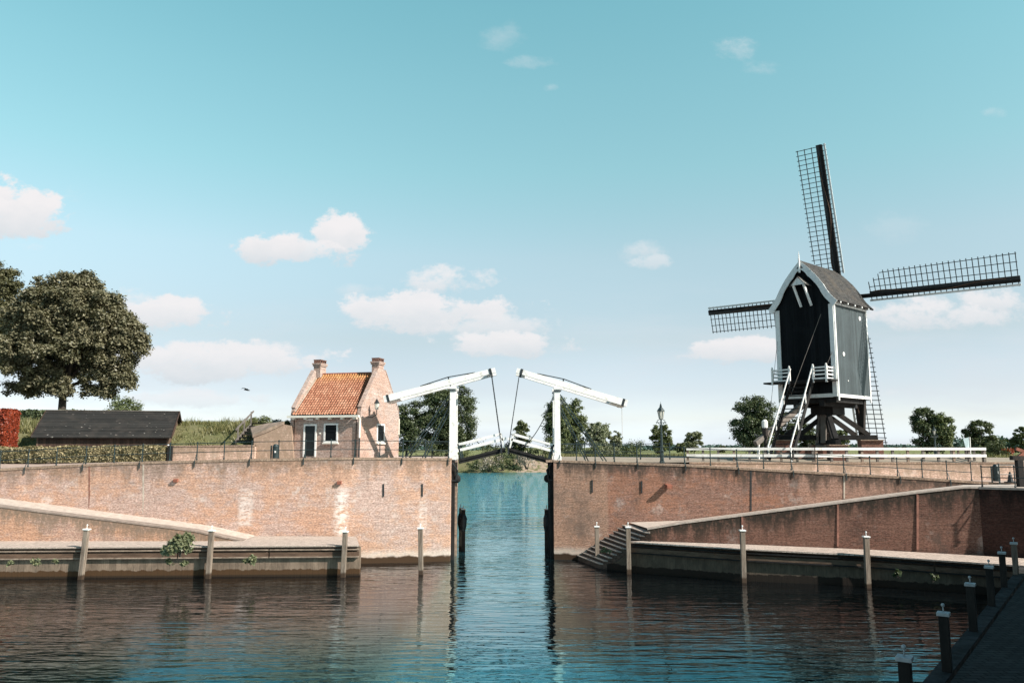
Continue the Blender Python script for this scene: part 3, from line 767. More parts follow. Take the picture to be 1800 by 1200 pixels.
p0 = atz(-520, 1021, 0); p1 = atz(632, 1011.5, 0)
nseg = 7
fr = [(p0.x + (p1.x - p0.x) * k / nseg, p0.y + (p1.y - p0.y) * k / nseg - .30) for k in range(nseg + 1)]
bk = [(x * 1.149 + .05, 50.95) for x, y in fr]; bk[-1] = (-9.72, 50.75)
ql = quay('low timber faced quay with pale cobbled deck under the left harbour wall', fr, [QZ] * 8, bk, (M['cobble'], M['piles'], M['wood_brown'], M['wood_old']))
# end face of the left quay
e0 = Vector((fr[-1][0] - .03, fr[-1][1] + .30, QZ - .13)); e1 = Vector((-9.70, 50.7, QZ - .13))
mb = MB(); wall_strip(mb, [e0, e1], -1, .3, (-1, 0, 0)); mb.build('end_wall', M['piles'], ql, world=True)
qr = [(1105, 1006), (1310, 1021), (1525, 1030), (1640, 1038), (1790, 1046)]
qp = [atz(x, y, 0) for x, y in qr]
qp[-1] = Vector((26.2, 39.2, 0))
frr = [(p.x, p.y - .30) for p in qp]; zd = [1.80, 1.74, 1.64, 1.58, 1.52]
bkr = [(at(1138, 945, 47.55).x - .4, 47.55), (qp[1].x + .6, 46.4), (qp[2].x + .8, 45.0), (qp[3].x + 1.2, 44.0), (28.8, 41.0)]
qrt = quay('low dark timber faced quay with cobbled deck below the right ramp', frr, zd, bkr, (M['cobble'], M['piles_dark'], M['wood_rust'], M['tar']))
e0 = Vector((frr[0][0] + .03, frr[0][1] + .30, 1.66)); e1 = Vector((bkr[0][0], bkr[0][1], 1.66))
mb = MB(); wall_strip(mb, [e0, e1], -1, .3, (1, 0, 0)); mb.build('end_wall', M['piles_dark'], qrt, world=True)
# near quay in the shade (bottom right)
nz = 1.5
n1 = atz(1624, 1200, nz); n2 = atz(1803, 985, nz); n1.z = n2.z = 0; n0 = n1 + (n1 - n2) * 1.25; n2 = n2 + (n2 - n1) * .02
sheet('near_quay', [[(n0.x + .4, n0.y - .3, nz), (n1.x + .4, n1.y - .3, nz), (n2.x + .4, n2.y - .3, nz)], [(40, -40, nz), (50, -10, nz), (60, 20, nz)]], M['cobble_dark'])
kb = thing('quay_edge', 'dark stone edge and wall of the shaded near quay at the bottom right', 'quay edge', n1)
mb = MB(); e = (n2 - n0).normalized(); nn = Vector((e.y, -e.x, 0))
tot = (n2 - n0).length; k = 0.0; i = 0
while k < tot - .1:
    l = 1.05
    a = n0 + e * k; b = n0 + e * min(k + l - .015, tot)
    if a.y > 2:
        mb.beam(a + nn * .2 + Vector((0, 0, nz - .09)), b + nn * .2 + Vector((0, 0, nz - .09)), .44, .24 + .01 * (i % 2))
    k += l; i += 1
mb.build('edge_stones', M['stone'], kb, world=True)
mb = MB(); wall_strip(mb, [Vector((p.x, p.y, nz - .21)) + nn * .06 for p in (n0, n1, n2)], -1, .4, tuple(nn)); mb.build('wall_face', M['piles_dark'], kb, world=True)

# ---- water steps on the right
st = thing('water_steps', 'dark brick water steps with pale treads descending into the harbour right of the passage', 'steps', (5, 50, 0))
NS = 11
tb0, tb1 = Vector((4.25, 52.75, 0)), Vector((7.35, 52.0, 0)); tf0, tf1 = Vector((5.25, 49.1, 0)), Vector((8.05, 47.3, 0))
mstep = brick('step_brick', (.10, .065, .05), (.06, .04, .03), (.10, .08, .07), seed=41.0)
mtread = plain('pale_step_tread', (.38, .32, .28), .85, .25, 4, dirt=(.2, .15, .12))
for i in range(NS):
    a0, a1 = i / NS, (i + 1) / NS
    z = .12 + (2.30 - .12) * (i + 1) / NS
    q = [tb0.lerp(tb1, a0), tf0.lerp(tf1, a0), tf0.lerp(tf1, a1), tb0.lerp(tb1, a1)]
    s = MB().prism([(v.x, v.y, -.6) for v in q], z - .055 + .6, (0, 0, 1)).build('step', mstep, st, world=True)
    d = (tb0.lerp(tb1, a0) - tb0.lerp(tb1, a1)) * .18
    q2 = [q[0] + d, q[1] + d, q[2] + d, q[3] + d]
    MB().prism([(v.x, v.y, z - .05) for v in q2], .05, (0, 0, 1)).build('tread', mtread, s, world=True)
MB().prism([(7.3, 52.1, 2.22), (8.0, 47.3, 2.22), (8.1, 47.75, 2.22), (10, 51.7, 2.22)], .1, (0, 0, 1)).build('landing', mtread, st, world=True)
# curved cheek beside the steps
mb = MB(); cpts = [Vector((5.6, 48.9, .25)), Vector((6.3, 48.2, .6)), Vector((6.9, 47.7, 1.05)), Vector((7.5, 47.4, 1.5)), Vector((8.0, 47.2, 1.75))]
wall_strip(mb, cpts, -.8, .5); mb.build('curved_cheek', M['piles_dark'], st, world=True)

# ------------------------------------------------------------------ railings
def railing(label, tops, heights, posts_at, name='railing', group=None, rails=(1.0, .48), r=.026, brace=True, fin=True, h=1.08, cat='railing'):
    """tops: base points of the posts"""
    t = thing(name, label, cat, tops[0], group=group)
    for i, p in enumerate(tops):
        p = Vector(p); mb = MB()
        mb.tube([p - Vector((0, 0, .05)), p + Vector((0, 0, h))], .034, 6)
        mb.lathe([(.055, 0), (.055, .1), (.034, .13)], p, 6); mb.lathe([(.03, 0), (.05, .02), (.05, .07), (.03, .09)], p + Vector((0, 0, h * .48 - .04)), 6)
        if fin: mb.ico(p + Vector((0, 0, h + .045)), .055)
        if brace and i % 2 == 0:
            mb.beam(p + Vector((0, -.36, -.02)), p + Vector((0, -.36, -.42)), .05, .05); mb.beam(p + Vector((0, -.36, -.05)), p + Vector((0, 0, .5)), .03, .03)
        mb.build('post', M['iron_green'], t, world=True)
    for k in rails:
        MB().tube([Vector(p) + Vector((0, 0, h * k)) for p in tops], r, 6).build('rail', M['iron_green'], t, world=True)
    return t
lp = [-354, -304, -254, -204, -155, -105, -56, -6, 44, 94, 146, 196, 246, 294.5, 342.5, 390.5, 439, 487, 534, 579.5, 622, 666, 707, 747, 788]
railing('dark green iron railing along the top of the left harbour wall', [on_wall(WL, x, .3) for x in lp], None, None)
rp = [984, 1014, 1047, 1081, 1121, 1163.5, 1205, 1251, 1298, 1345, 1394, 1441, 1487, 1534, 1582, 1626, 1670, 1713]
railing('dark iron railing with ball topped posts along the top of the right harbour wall', [on_wall(WR, x, .3) for x in rp], None, None)
def zc_at(px, Y): return Vector((at(px, 800, Y).x, Y, CZ))
cr = [Vector((RT[-2].x + .35, RT[-2].y - 4.6, CZ))]
ra = [at(1727, 857, 43.55), at(1785, 857.5, 42.7), at(1840, 858, 41.7)]
for q in ra: q.z = CZ
railing('short dark iron railing on the shaded harbour corner at the right edge', ra, None, None, brace=False)
rb2 = [at(1742, 843, 48.0), at(1757, 843, 48.0), at(1800, 844, 48.0)]
for q in rb2: q.z = CZ
railing('short stretch of dark railing behind the harbour corner, beside the green bin', rb2[1:], None, None, brace=False)
bk = [Vector((x, 57.6, 6.38)) for x in (3.4, 5.2, 7.3, 9.2, 11.3)]
railing('far dark iron railing of the road behind the right bridge post', bk, None, None, brace=False)
bl = [Vector((x, 57.3, 6.38)) for x in (-7.2, -5.7, -4.3)]
railing('far dark iron railing beside the gable of the little house, behind the left bridge post', bl, None, None, brace=False)

# ------------------------------------------------------------------ little brick house
RZH = R(-15); H0 = at(632, 803.5, 54.0)
house = thing('brick_house', 'small brick toll house with orange pantile roof and two chimneys, beside the drawbridge', 'house', H0, RZH)
EZ, RGZ = 2.72, 6.05
WX, DY = 5.28, 6.6            # front length (to -x) and gable depth (+y)
hb = M['house_brick']
mb = MB()
# gables with parapets (right and left), front and back walls
def gable(x0, x1, rise=.28):
    s = .0
    poly = [(x0, 0, -.3), (x0, DY, -.3), (x0, DY, EZ + .18), (x0, DY - .12, EZ + .62), (x0, DY / 2 + .62, RGZ + .12), (x0, DY / 2 - .62, RGZ + .12), (x0, .12, EZ + .62), (x0, 0, EZ + .18)]
    MB_ = MB().prism(poly, x1 - x0, (1, 0, 0)); return MB_
g1 = gable(-.26, 0).build('gable_wall', hb, house)
g2 = gable(-WX, -WX + .26).build('gable_wall', hb, house)
MB().box((-WX / 2, .17, EZ / 2 - .1), (WX - .68, .34, EZ + .4)).build('front_wall', hb, house)
MB().box((-WX / 2, DY - .17, EZ / 2 - .1), (WX - .68, .34, EZ + .4)).build('back_wall', hb, house)
for gx, nm in ((-.13, g1), (-WX + .13, g2)):        # sloping copings of the parapets
    for sgn in (-1, 1):
        y0 = DY / 2 + sgn * (DY / 2 - .08); y1 = DY / 2 + sgn * .62
        MB().beam((gx, y0, EZ + .66), (gx, y1, RGZ + .18), .31, .07, up=(0, 0, 1)).build('parapet_coping', hb, house)
# pantile roof
def pantiles(y_e, z_e, y_r, z_r, name):
    nx, cols = 8, 24; x0, x1 = -WX + .25, -.25
    rows = 17; W_ = (x1 - x0) / cols
    vs, tu, tv, fs = [], [], [], []
    L_ = math.hypot(y_r - y_e, z_r - z_e); ny, nz = -(z_r - z_e) / L_, (y_r - y_e) / L_
    if nz < 0: ny, nz = -ny, -nz
    nn = cols * nx + 1
    for r_ in range(rows):
        for e in (0, 1):
            f = (r_ + e * 1.0) / rows; lift = .075 if e == 0 else .012
            for i in range(nn):
                ph = (i % nx) / nx
                w = .085 * math.cos(2 * math.pi * (ph - .35)) + .012 * math.cos(4 * math.pi * ph)
                o = lift + w + .008 * math.sin(i * 12.9 + r_ * 7.3)
                jag = .012 * math.sin((i // nx) * 5.1 + r_ * 3.3)
                vs.append((x0 + i * W_ / nx, y_e + (y_r - y_e) * (f + jag * .3) + ny * o, z_e + (z_r - z_e) * (f + jag * .3) + nz * o)); tu.append(i / nx - .001); tv.append(r_ + .5)
    for r_ in range(rows * 2 - 1):
        for i in range(nn - 1): fs.append((r_ * nn + i, r_ * nn + i + 1, (r_ + 1) * nn + i + 1, (r_ + 1) * nn + i))
    me = bpy.data.meshes.new(name); me.from_pydata(vs, [], fs); me.update()
    for k, d in (('tu', tu), ('tv', tv)):
        a_ = me.attributes.new(k, 'FLOAT', 'POINT'); a_.data.foreach_set('value', d)
    auto_uv(me)
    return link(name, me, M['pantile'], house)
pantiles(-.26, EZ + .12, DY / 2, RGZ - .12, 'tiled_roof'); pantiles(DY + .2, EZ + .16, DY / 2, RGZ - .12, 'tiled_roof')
mb = MB()
for i in range(13):
    x = -WX + .5 + i * .355; mb.tube([(x, DY / 2, RGZ - .1), (x + .36, DY / 2, RGZ - .085)], [.12, .105], 10)
mb.build('ridge_tiles', M['rust'], house)
mb = MB().prism([(-WX / 2 - 2.2, .2, EZ + .2), (-WX / 2 - 2.2, DY - .2, EZ + .2), (-WX / 2 - 2.2, DY / 2, RGZ - .35)], 4.4, (1, 0, 0)); mb.build('roof_core', M['timber_dark'], house)
# lead strip beside the left parapet
MB().beam((-WX + .32, -.1, EZ + .36), (-WX + .32, DY / 2 - .5, RGZ - .36), .16, .05).build('flashing', M['concrete'], house)
# gutter and brackets, downpipe
MB().box((-WX / 2 - .02, -.30, EZ + .03), (WX + .1, .20, .15)).build('gutter', M['cream'], house)
for i in range(6): MB().box((-WX + .35 + i * .92, -.16, EZ - .11), (.2, .30, .13)).build('gutter_bracket', M['cream'], house)
MB().tube([(.0, -.22, EZ), (.0, -.1, EZ - .25), (.0, -.1, 1.3)], .06, 8).build('downpipe', M['cream'], house)
MB().tube([(.0, -.1, 1.3), (.0, -.1, .0)], .055, 8).build('downpipe_foot', M['black'], house)
# chimneys
def chimney(x0):
    c = MB(); w, d = .54, .86
    c.box((x0, DY / 2, RGZ + .15), (w, d, 1.0)); 
    c.box((x0, DY / 2, RGZ + .56), (w + .12, d + .12, .12)); c.box((x0, DY / 2, RGZ + .67), (w + .2, d + .2, .10))
    o = c.build('chimney', hb, house)
    for s_ in (-1, 1):
        k = MB(); k.box((x0, DY / 2 + s_ * .26, RGZ + .96), (w + .06, .36, .06)); 
        for q in (-1, 1): k.box((x0, DY / 2 + s_ * .26 + q * .15, RGZ + .83), (w, .06, .22))
        k.build('chimney_vault', M['pier_brick'], o)
        MB().box((x0, DY / 2 + s_ * .26, RGZ + .83), (w - .12, .23, .2)).build('flue', M['black'], o)
chimney(-.33); chimney(-WX + .33)
# door, windows
def win(name, x, z0, w, h, side='front', door=False, frame=.11):
    """x along the wall, frame proud of the brick, dark pane behind"""
    def P(u, d, z): return (u, -d, z) if side == 'front' else (d, u, z)
    def bx(u, d, z, su, sd_, sz): 
        return (P(u, d, z), (su, sd_, sz) if side == 'front' else (sd_, su, sz))
    o = None; mb = MB()
    for u, z, su, sz in ((x - w / 2 + frame / 2, z0 + h / 2, frame, h), (x + w / 2 - frame / 2, z0 + h / 2, frame, h), (x, z0 + h - frame / 2, w - 2 * frame, frame)) + (() if door else ((x, z0 + frame / 2, w - 2 * frame, frame),)):
        mb.box(*bx(u, .025, z, su, .08, sz))
    o = mb.build(name + '_frame' if not door else 'door_frame', M['white'], house)
    MB().box(*bx(x, .008, z0 + h / 2, w - 2 * frame, .03, h - 2 * frame * (not door) - frame * door * 1)).build('door_leaf' if door else 'pane', M['door'] if door else M['glass_dark'], o)
    if not door:
        MB().box(*bx(x, .05, z0 - .045, w + .12, .16, .08)).build('sill', M['cream'], o)
        mb = MB(); mb.box(*bx(x, .027, z0 + h * .62, w - 2 * frame, .03, .025)); mb.build('glazing_bar', M['door'], o)
    else:
        mb = MB(); mb.box(*bx(x, .027, z0 + h * .76, w - 2 * frame - .1, .03, .03)); mb.box(*bx(x + w * .28, .045, z0 + 1.0, .03, .05, .12)); mb.build('handle', M['black'], o)
    return o
win('door', -3.73, .02, .98, 2.22, door=True)
win('window', -2.16, .98, 1.06, 1.30)
win('window', 3.25, .98, 1.30, 1.34, side='gable')
MB().box((-3.8, -.03, EZ - .16), (.55, .05, .14)).build('name_plate', M['white'], house)
MB().box((-2.97, -.025, 1.62), (.13, .05, .1)).build('doorbell_plate', M['cream'], house)
MB().box((.03, .85, 1.78), (.05, .4, .22)).build('wall_plaque', M['concrete'], house)
MB().box((.02, DY - .1, 2.2), (.1, .1, 1.2)).build('side_pipe', M['cream'], house)
mb = MB()
for zz in (1.05, 1.3): pass
# wall lantern on the gable
ln = thing('wall_lantern', 'black wall lantern with glass sides on the sunlit gable of the toll house', 'lantern', house.matrix_world.translation)
lw_ = MW[house.name] @ Vector((.62, 1.2, 3.25)); wl_ = MW[house.name] @ Vector((.0, 1.2, 2.75))
MB().tube([wl_, wl_ + (lw_ - wl_) * .5 + Vector((0, 0, -.28)), lw_ + Vector((0, 0, -.36)), lw_ + Vector((0, 0, -.02))], .03, 6).build('bracket', M['black'], ln, world=True)
g = G('lantern_glass'); M['lantern_glass'] = g.done((.55, .54, .48), .15, .5)
MB().tube([lw_, lw_ + Vector((0, 0, .42))], [.11, .17], 6).build('glass', M['lantern_glass'], ln, world=True)
MB().lathe([(.21, .42), (.12, .56), (.08, .6), (.08, .66), (.02, .7), (.03, .78)], lw_, 6).build('cap', M['black'], ln, world=True)

# brick revetment between mound and house, low wall, bin
rvt = thing('revetment', 'sloping brick revetment with mossy top against the left side of the toll house', 'wall', at(480, 803, 55))
A = lambda px, py, Y: at(px, py, Y)
mb = MB()
fpoly = [A(446, 806, 54.9), A(446, 768, 54.9), A(468, 760, 54.9), A(499, 745.5, 54.9), A(512, 748, 54.9), A(516, 806, 54.9)]
mb.prism(fpoly, 3.4, (-.08, 1, .0)); mb.build('brick_face', M['wall_low'], rvt, world=True)
mb = MB(); mb.prism([A(444, 769, 54.85), A(440, 755, 58), A(488, 743.5, 58.2), A(500, 745, 54.85), A(468, 760, 54.85)], .18, (0, 0, 1)); mb.build('mossy_top', M['soil'], rvt, world=True)
lw2 = thing('low_brick_wall', 'low pale brick wall between the beech hedge and the toll house', 'wall', at(400, 806, 54.6))
la, lb = at(301, 783, 54.6), at(448, 782, 54.6)
mb = MB(); wall_strip(mb, [la.lerp(lb, k / 5) for k in range(6)], 5.6, .35); mb.build('brick_face', M['wall_low'], lw2, world=True)
cope('coping', [la, lb], lw2, .35, .09)
gp = thing('gate_post', 'black wooden post with pale cap at the right end of the beech hedge', 'post', at(297, 811, 53.8))
b = at(298, 811, 53.8); MB().box((b.x, b.y, b.z + .5), (.30, .2, 1.1)).build('shaft', M['tar'], gp, world=True)
MB().ico((b.x - .1, b.y - .12, b.z + 1.1), .07).build('cap', M['white'], gp, world=True)
def bin_(px, Y, zb, label, lean=0):
    p = Vector((at(px, 800, Y).x, Y, zb)); t = thing('litter_bin', label, 'litter bin', p)
    MB().lathe([(.19, 0), (.2, .05), (.2, .8), (.21, .82), (.21, .86), (.13, 1.0), (.02, 1.02)], p + Vector((.16, 0, .08)), 14).build('body', M['iron_green'], t, world=True)
    MB().tube([p + Vector((-.13, -.02, 0)), p + Vector((-.13, -.02, 1.0))], .05, 6).build('pole', M['iron_green'], t, world=True)
    MB().box((p.x + .19, p.y - .2, p.z + .62), (.09, .03, .16)).build('sticker', M['white'], t, world=True)
bin_(480, 52.2, 6.32, 'dark green litter bin beside the brick revetment left of the toll house')
bin_(1744, 49.0, CZ, 'dark green litter bin against the yard wall near the right edge')

# wooden steps up the mound
ws = thing('wooden_steps', 'small wooden stairs with grey handrail climbing the grass mound', 'steps', at(430, 775, 58))
w0, w1 = at(421, 774, 58.2), at(448, 744, 61.4)
for i in range(7):
    q = w0.lerp(w1, i / 6); MB().box(q + Vector((.35, 0, 0)), (1.3, .35, .09), rz=-.2).build('step', M['timber_dark'], ws, world=True)
for dx in (-.25, 1.0):
    MB().beam(w0 + Vector((dx, -.1, -.1)), w1 + Vector((dx, .1, -.05)), .07, .26).build('stringer', M['timber_grey'], ws, world=True)
MB().beam(w0 + Vector((-.25, -.2, .75)), w1 + Vector((-.2, .2, .95)), .08, .1).build('handrail', M['timber_grey'], ws, world=True)
for k in (.1, .5, .95): 
    q = w0.lerp(w1, k) + Vector((-.25, 0, 0)); MB().beam(q + Vector((0, 0, -.2)), q + Vector((0, 0, .95)), .09, .09, up=(0, 1, 0)).build('rail_post', M['timber_grey'], ws, world=True)

# ------------------------------------------------------------------ shed
S0 = at(295, 788, 59.0); RZS = R(13)
shed = thing('wooden_shed', 'long low dark wooden shed with black shingle roof under the big tree', 'shed', (S0.x, S0.y, 6.1), RZS)
SL, SDp, SE, SR = 8.75, 4.9, 1.98, 3.80
MB().box((-SL / 2, .08, SE / 2 - .1), (SL - .12, .12, SE + .25)).build('front_wall', M['shed_board'], shed)
MB().box((-SL / 2, SDp - .08, SE / 2 - .1), (SL - .12, .12, SE + .25)).build('back_wall', M['shed_board'], shed)
for x in (-.06, -SL + .06):
    MB().prism([(x - .06, 0, -.2), (x - .06, SDp, -.2), (x - .06, SDp, SE + .1), (x - .06, SDp / 2, SR - .05), (x - .06, 0, SE + .1)], .12, (1, 0, 0)).build('gable_wall', M['shed_gable'], shed)
for sgn in (-1, 1):
    ye = SDp / 2 + sgn * (SDp / 2 + .38); ze = SE - .18
    mb = MB(); nseg = 9
    for k in range(nseg):     # lapped courses
        f0, f1 = k / nseg, (k + 1) / nseg
        ya, yb = ye + (SDp / 2 - ye) * f0, ye + (SDp / 2 - ye) * f1; za, zb = ze + (SR - ze) * f0, ze + (SR - ze) * f1
        mb.add([(-SL - .25, ya, za + .05), (.25, ya, za + .05), (.25, yb, zb + .02), (-SL - .25, yb, zb + .02), (-SL - .25, ya, za), (.25, ya, za)], [(0, 1, 2, 3), (0, 4, 5, 1)])
    mb.add([(-SL - .25, ye, ze - .03), (.25, ye, ze - .03), (.25, SDp / 2, SR - .05), (-SL - .25, SDp / 2, SR - .05)], [(0, 1, 2, 3)])
    mb.build('roof', M['shed_roof'], shed, fix=False)
    for x in (.27, -SL - .27):
        MB().beam((x, ye, ze), (x, SDp / 2, SR), .04, .16).build('barge_board', M['shed_board'], shed)
MB().beam((-SL - .28, SDp / 2, SR + .05), (.28, SDp / 2, SR + .05), .2, .05).build('ridge_board', M['timber_grey'], shed)
rgs = random.Random(4)
mb = MB()
for k in range(13):
    f = rgs.random(); x = -SL * rgs.random(); ye = -.38
    yy = ye + (SDp / 2 - ye) * f; zz = SE - .18 + (SR - SE + .18) * f + .065
    mb.box((x, yy, zz), (rgs.uniform(.04, .16), .05, .02), rx=.6, rz=rgs.uniform(-.4, .4))
mb.build('fallen_leaves', M['timber_grey'], shed)

# ------------------------------------------------------------------ double drawbridge
def chain(a, b, sag, name, parent, r=.036, n=44):
    pts = []; rs = []
    for i in range(n * 2 + 1):
        t = i / (2 * n); p = Vector(a).lerp(Vector(b), t); p.z -= sag * 4 * t * (1 - t); pts.append(p); rs.append(r if i % 2 else r * .5)
    return MB().tube(pts, rs, 5).build(name, M['black'], parent, world=True)
BY0, BY1 = 53.35, 55.35      # near and far truss planes
def bridge(s, label):
    """s = -1 left half, +1 right half; built from the measured left/right pixel lines"""
    L_ = s < 0
    pxp = 795 if L_ else 980
    base = at(pxp, 806.5 if L_ else 809, BY0); top = at(pxp, 683 if L_ else 684, BY0)
    t = thing('drawbridge_half', label, 'drawbridge', base, group='the two halves of the double drawbridge')
    X0 = base.x; zt = top.z; zb = base.z
    sl0, sl1 = (at(675.5, 701.5, BY0), at(871, 650.5, BY0)) if L_ else (at(1102, 709, BY0), at(908, 651, BY0))
    for k, Y in enumerate((BY0, BY1)):
        d = Vector((0, Y - BY0, 0))
        mb = MB(); mb.beam((X0, Y, zb - .1), (X0, Y, zt), .42, .40, up=(0, 1, 0), w1=.36, h1=.36)
        mb.box((X0, Y, zb + .12), (.52, .50, .32))
        po = mb.build('post', M['white'], t, world=True)
        MB().box((X0 + s * .05, Y, zt + .07), (.56, .5, .16)).build('post_cap', M['white'], po, world=True)
        MB().box((X0 + s * .02, Y - .02, zt - .12), (.50, .46, .06)).build('iron_band', M['black'], po, world=True)
        a, b = sl0 + d, sl1 + d
        bm_ = MB().beam(a, b, .34, .44, w1=.30, h1=.33).build('balance_beam', M['white'], t, world=True)
        e = (b - a); ln_ = e.length; e.normalize(); up = Vector((0, 1, 0)).cross(e) if L_ else e.cross(Vector((0, 1, 0)))
        up = up if up.z > 0 else -up
        for f in (.035, .955): MB().beam(a + e * ln_ * f - e * .08, a + e * ln_ * f + e * .08, .37, .48 if f < .5 else .39).build('iron_strap', M['black'], bm_, world=True)
        # truss rods over the pivot
        c = a + e * ln_ * .585 + up * .36; piv = a + e * ln_ * .585
        mb = MB(); mb.beam(piv - up * .4, c, .09, .09)
        for f, h in ((.33, .24), (.82, .20)):
            q = a + e * ln_ * f + up * h; mb.beam(c, q, .06, .06); mb.beam(c - up * .22, q, .05, .05)
        for dy in (-.21,): pass
        mb.build('truss_rod', M['black'], bm_, world=True)
        # struts on the land side
        for dz, run in ((-.35, 3.25 if not L_ else 3.2), (-1.1, 2.05)):
            p0_ = Vector((X0 + s * .2, Y + .02, zt + dz)); p1_ = Vector((X0 + s * run, Y + .02, zb - .05))
            MB().beam(p0_, p1_, .055, .07).build('strut', M['iron_green'], t, world=True)
    # cross beams between the trusses
    MB().beam((X0, BY0 + .22, zt - .22), (X0, BY1 - .22, zt - .22), .3, .34).build('portal_beam', M['white'], t, world=True)
    e = (sl1 - sl0).normalized()
    for f, w, h in ((.55, .9, .40), (ln_ - .5, .26, .26)):
        q = sl0 + e * f; MB().beam(q + Vector((0, .18, -.05)), q + Vector((0, BY1 - BY0 - .18, -.05)), w, h, up=tuple(Vector((0, 1, 0)).cross(e) * (1 if L_ else -1))).build('counterweight' if f < 1 else 'cross_beam', M['white'], t, world=True)
    # leaf (deck) tilted upward
    h0 = at(806.5, 808.5, BY0) if L_ else at(970.5, 809.5, BY0); h1 = at(888, 788, BY0) if L_ else at(894.5, 788.5, BY0)
    W_ = BY1 - BY0
    mb = MB(); ed = (h1 - h0).normalized()
    mid = Vector((0, W_ / 2, 0))
    mb.beam(h0 + mid, h1 + mid, W_ + .3, .15); 
    lf = mb.build('deck_leaf', M['tar'], t, world=True)
    for k in (0, .25, .5, .75, 1):
        q = Vector((0, W_ * k, -.16)); MB().beam(h0 + q, h1 + q, .18, .18).build('joist', M['tar'], lf, world=True)
    upv = Vector((-ed.z, 0, ed.x)) if L_ else Vector((ed.z, 0, -ed.x))
    if upv.z < 0: upv = -upv
    LL = (h1 - h0).length
    for yy in (.02, W_ - .02):
        rl = MB()
        off = Vector((0, yy, 0))
        rl.beam(h0 + off + upv * 1.02 - ed * .1, h1 + off + upv * 1.02 - ed * .04, .10, .14)
        rl.beam(h0 + off + upv * .64 - ed * .1, h1 + off + upv * .64 + ed * .24, .10, .17)
        r_ = rl.build('leaf_rail', M['white'], t, world=True)
        for f in (.06, .985):
            q = h0 + ed * LL * f + off; MB().beam(q, q + upv * 1.06, .10, .10, up=(0, 1, 0)).build('rail_post', M['white'] if f > .9 else M['iron_green'], r_, world=True)
    # chains from beam tip to leaf tip
    for Y in (BY0, BY1):
        d = Vector((0, Y - BY0 - (.22 if Y == BY0 else -.22), 0))
        ca = (at(863.5, 657, BY0) if L_ else at(912.5, 660, BY0)) + d; cb = (at(881, 784, BY0) if L_ else at(893.5, 786, BY0)) + d
        chain(ca, cb, .0, 'chain', t)
        MB().beam(cb + Vector((0, 0, -.45)), cb + Vector((0, 0, .1)), .09, .09, up=(0, 1, 0)).build('chain_shackle', M['black'], t, world=True)
    # slack chain from post to leaf
    if L_: chain(at(806, 712, BY1), at(846, 783, BY1), .4, 'slack_chain', t, .04)
    else: chain(at(972, 697, BY0 - .25), at(917, 786, BY0 - .25), .55, 'slack_chain', t, .04)
    if not L_:
        q = at(1093, 716, BY0); MB().tube([q, q - Vector((0, 0, 1.85))], .012, 4).build('pull_rope', M['concrete'], t, world=True)
    for f in (.30, .42): pass
    return t
bridge(-1, 'left half of the white wooden double drawbridge beside the toll house, leaf partly raised')
bridge(1, 'right half of the white wooden double drawbridge with a pull rope, leaf partly raised')

# timber fenders in the passage
for x0, Y, lab, s in ((CORL.x, 52.3, 'tall black fender timber on the left side of the passage under the bridge', 1), (CORR.x, 53.1, 'tall black fender timber on the right side of the passage under the bridge', -1)):
    fd = thing('fender_timber', lab, 'fender', (x0, Y, 0), group='fender timbers in the passage')
    MB().box((x0 + s * .12, Y + .75, 2.9), (.22, .5, 7.0)).build('timber', M['tar'], fd, world=True)
    MB().box((x0 + s * .16, Y + 2.6, 2.9), (.2, .4, 6.6)).build('timber', M['wood_old'] if s > 0 else M['tar'], fd, world=True)
    MB().ico((x0 + s * .38, Y + .75, 5.15), .24, 2, (1, 1, 1.15)).build('bollard_head', M['tar'], fd, world=True)
    MB().box((x0 + s * .02, Y + .72, 5.05), (.5, .6, .08)).build('bracket', M['black'], fd, world=True)
    MB().tube([(x0 + s * .1, Y + .1, 6.2), (x0 + s * .42, Y + .4, 5.7), (x0 + s * .28, Y + .5, 5.0)], .06, 6).build('hook', M['black'], fd, world=True)

# ------------------------------------------------------------------ mooring posts
mk_caps = M['white']
def mooring(px0, py0, px1, py1, label, pin=True, w=.25, wrap=False, z_under=1.2, quay_front=None):
    b = atz(px0, py0, 0.0)
    if quay_front:      # stand just clear of the quay edge
        k = b.x; xs_ = [q[0] for q in quay_front]; ys_ = [q[1] for q in quay_front]; Y_ = float(np.interp(k, xs_, ys_)) - .16; b = Vector((b.x * Y_ / b.y, Y_, 0))
    tp = at(px1, py1, b.y)
    d = (tp - b).normalized()
    t = thing('mooring_post', label, 'mooring post', b, group='mooring posts standing in the water')
    MB().beam(b - d * z_under, tp, w, w, up=(0.05, 1, 0)).build('shaft', M['post'], t, world=True, bevel=.015)
    cp = MB().beam(tp, tp + d * .07, w + .08, w + .08, up=(0.05, 1, 0)).build('cap', M['white'], t, world=True, bevel=.01)
    if pin:
        mb = MB(); mb.tube([tp + d * .06, tp + d * .24], .017, 6); mb.ico(tp + d * .27, .045, 2); mb.build('pin', M['white'], cp, world=True)
    if wrap:
        mb = MB(); q = tp - d * .5
        mb.tube([q, q - d * .1, q - d * .75, q - d * .85], [.16, .2, .2, .15], 10); mb.build('rubber_wrap', M['black'], t, world=True)
    return t
mooring(142, 1018, 152.5, 931, 'weathered timber mooring post with white cap, leftmost on the left quay', quay_front=fr)
mooring(366, 1018, 372, 933, 'weathered timber mooring post just right of the leafy bush on the left quay', quay_front=fr)
mooring(603, 1015, 607, 935, 'weathered timber mooring post near the right end of the left quay', quay_front=fr)
mooring(740, 1009, 739, 929, 'slim timber mooring post standing free in the water before the left wall')
mooring(1050, 993, 1049, 926, 'timber mooring post beside the middle of the water steps')
mooring(1105.5, 1006, 1104, 927, 'timber mooring post at the left end of the right quay beside the steps', quay_front=frr)
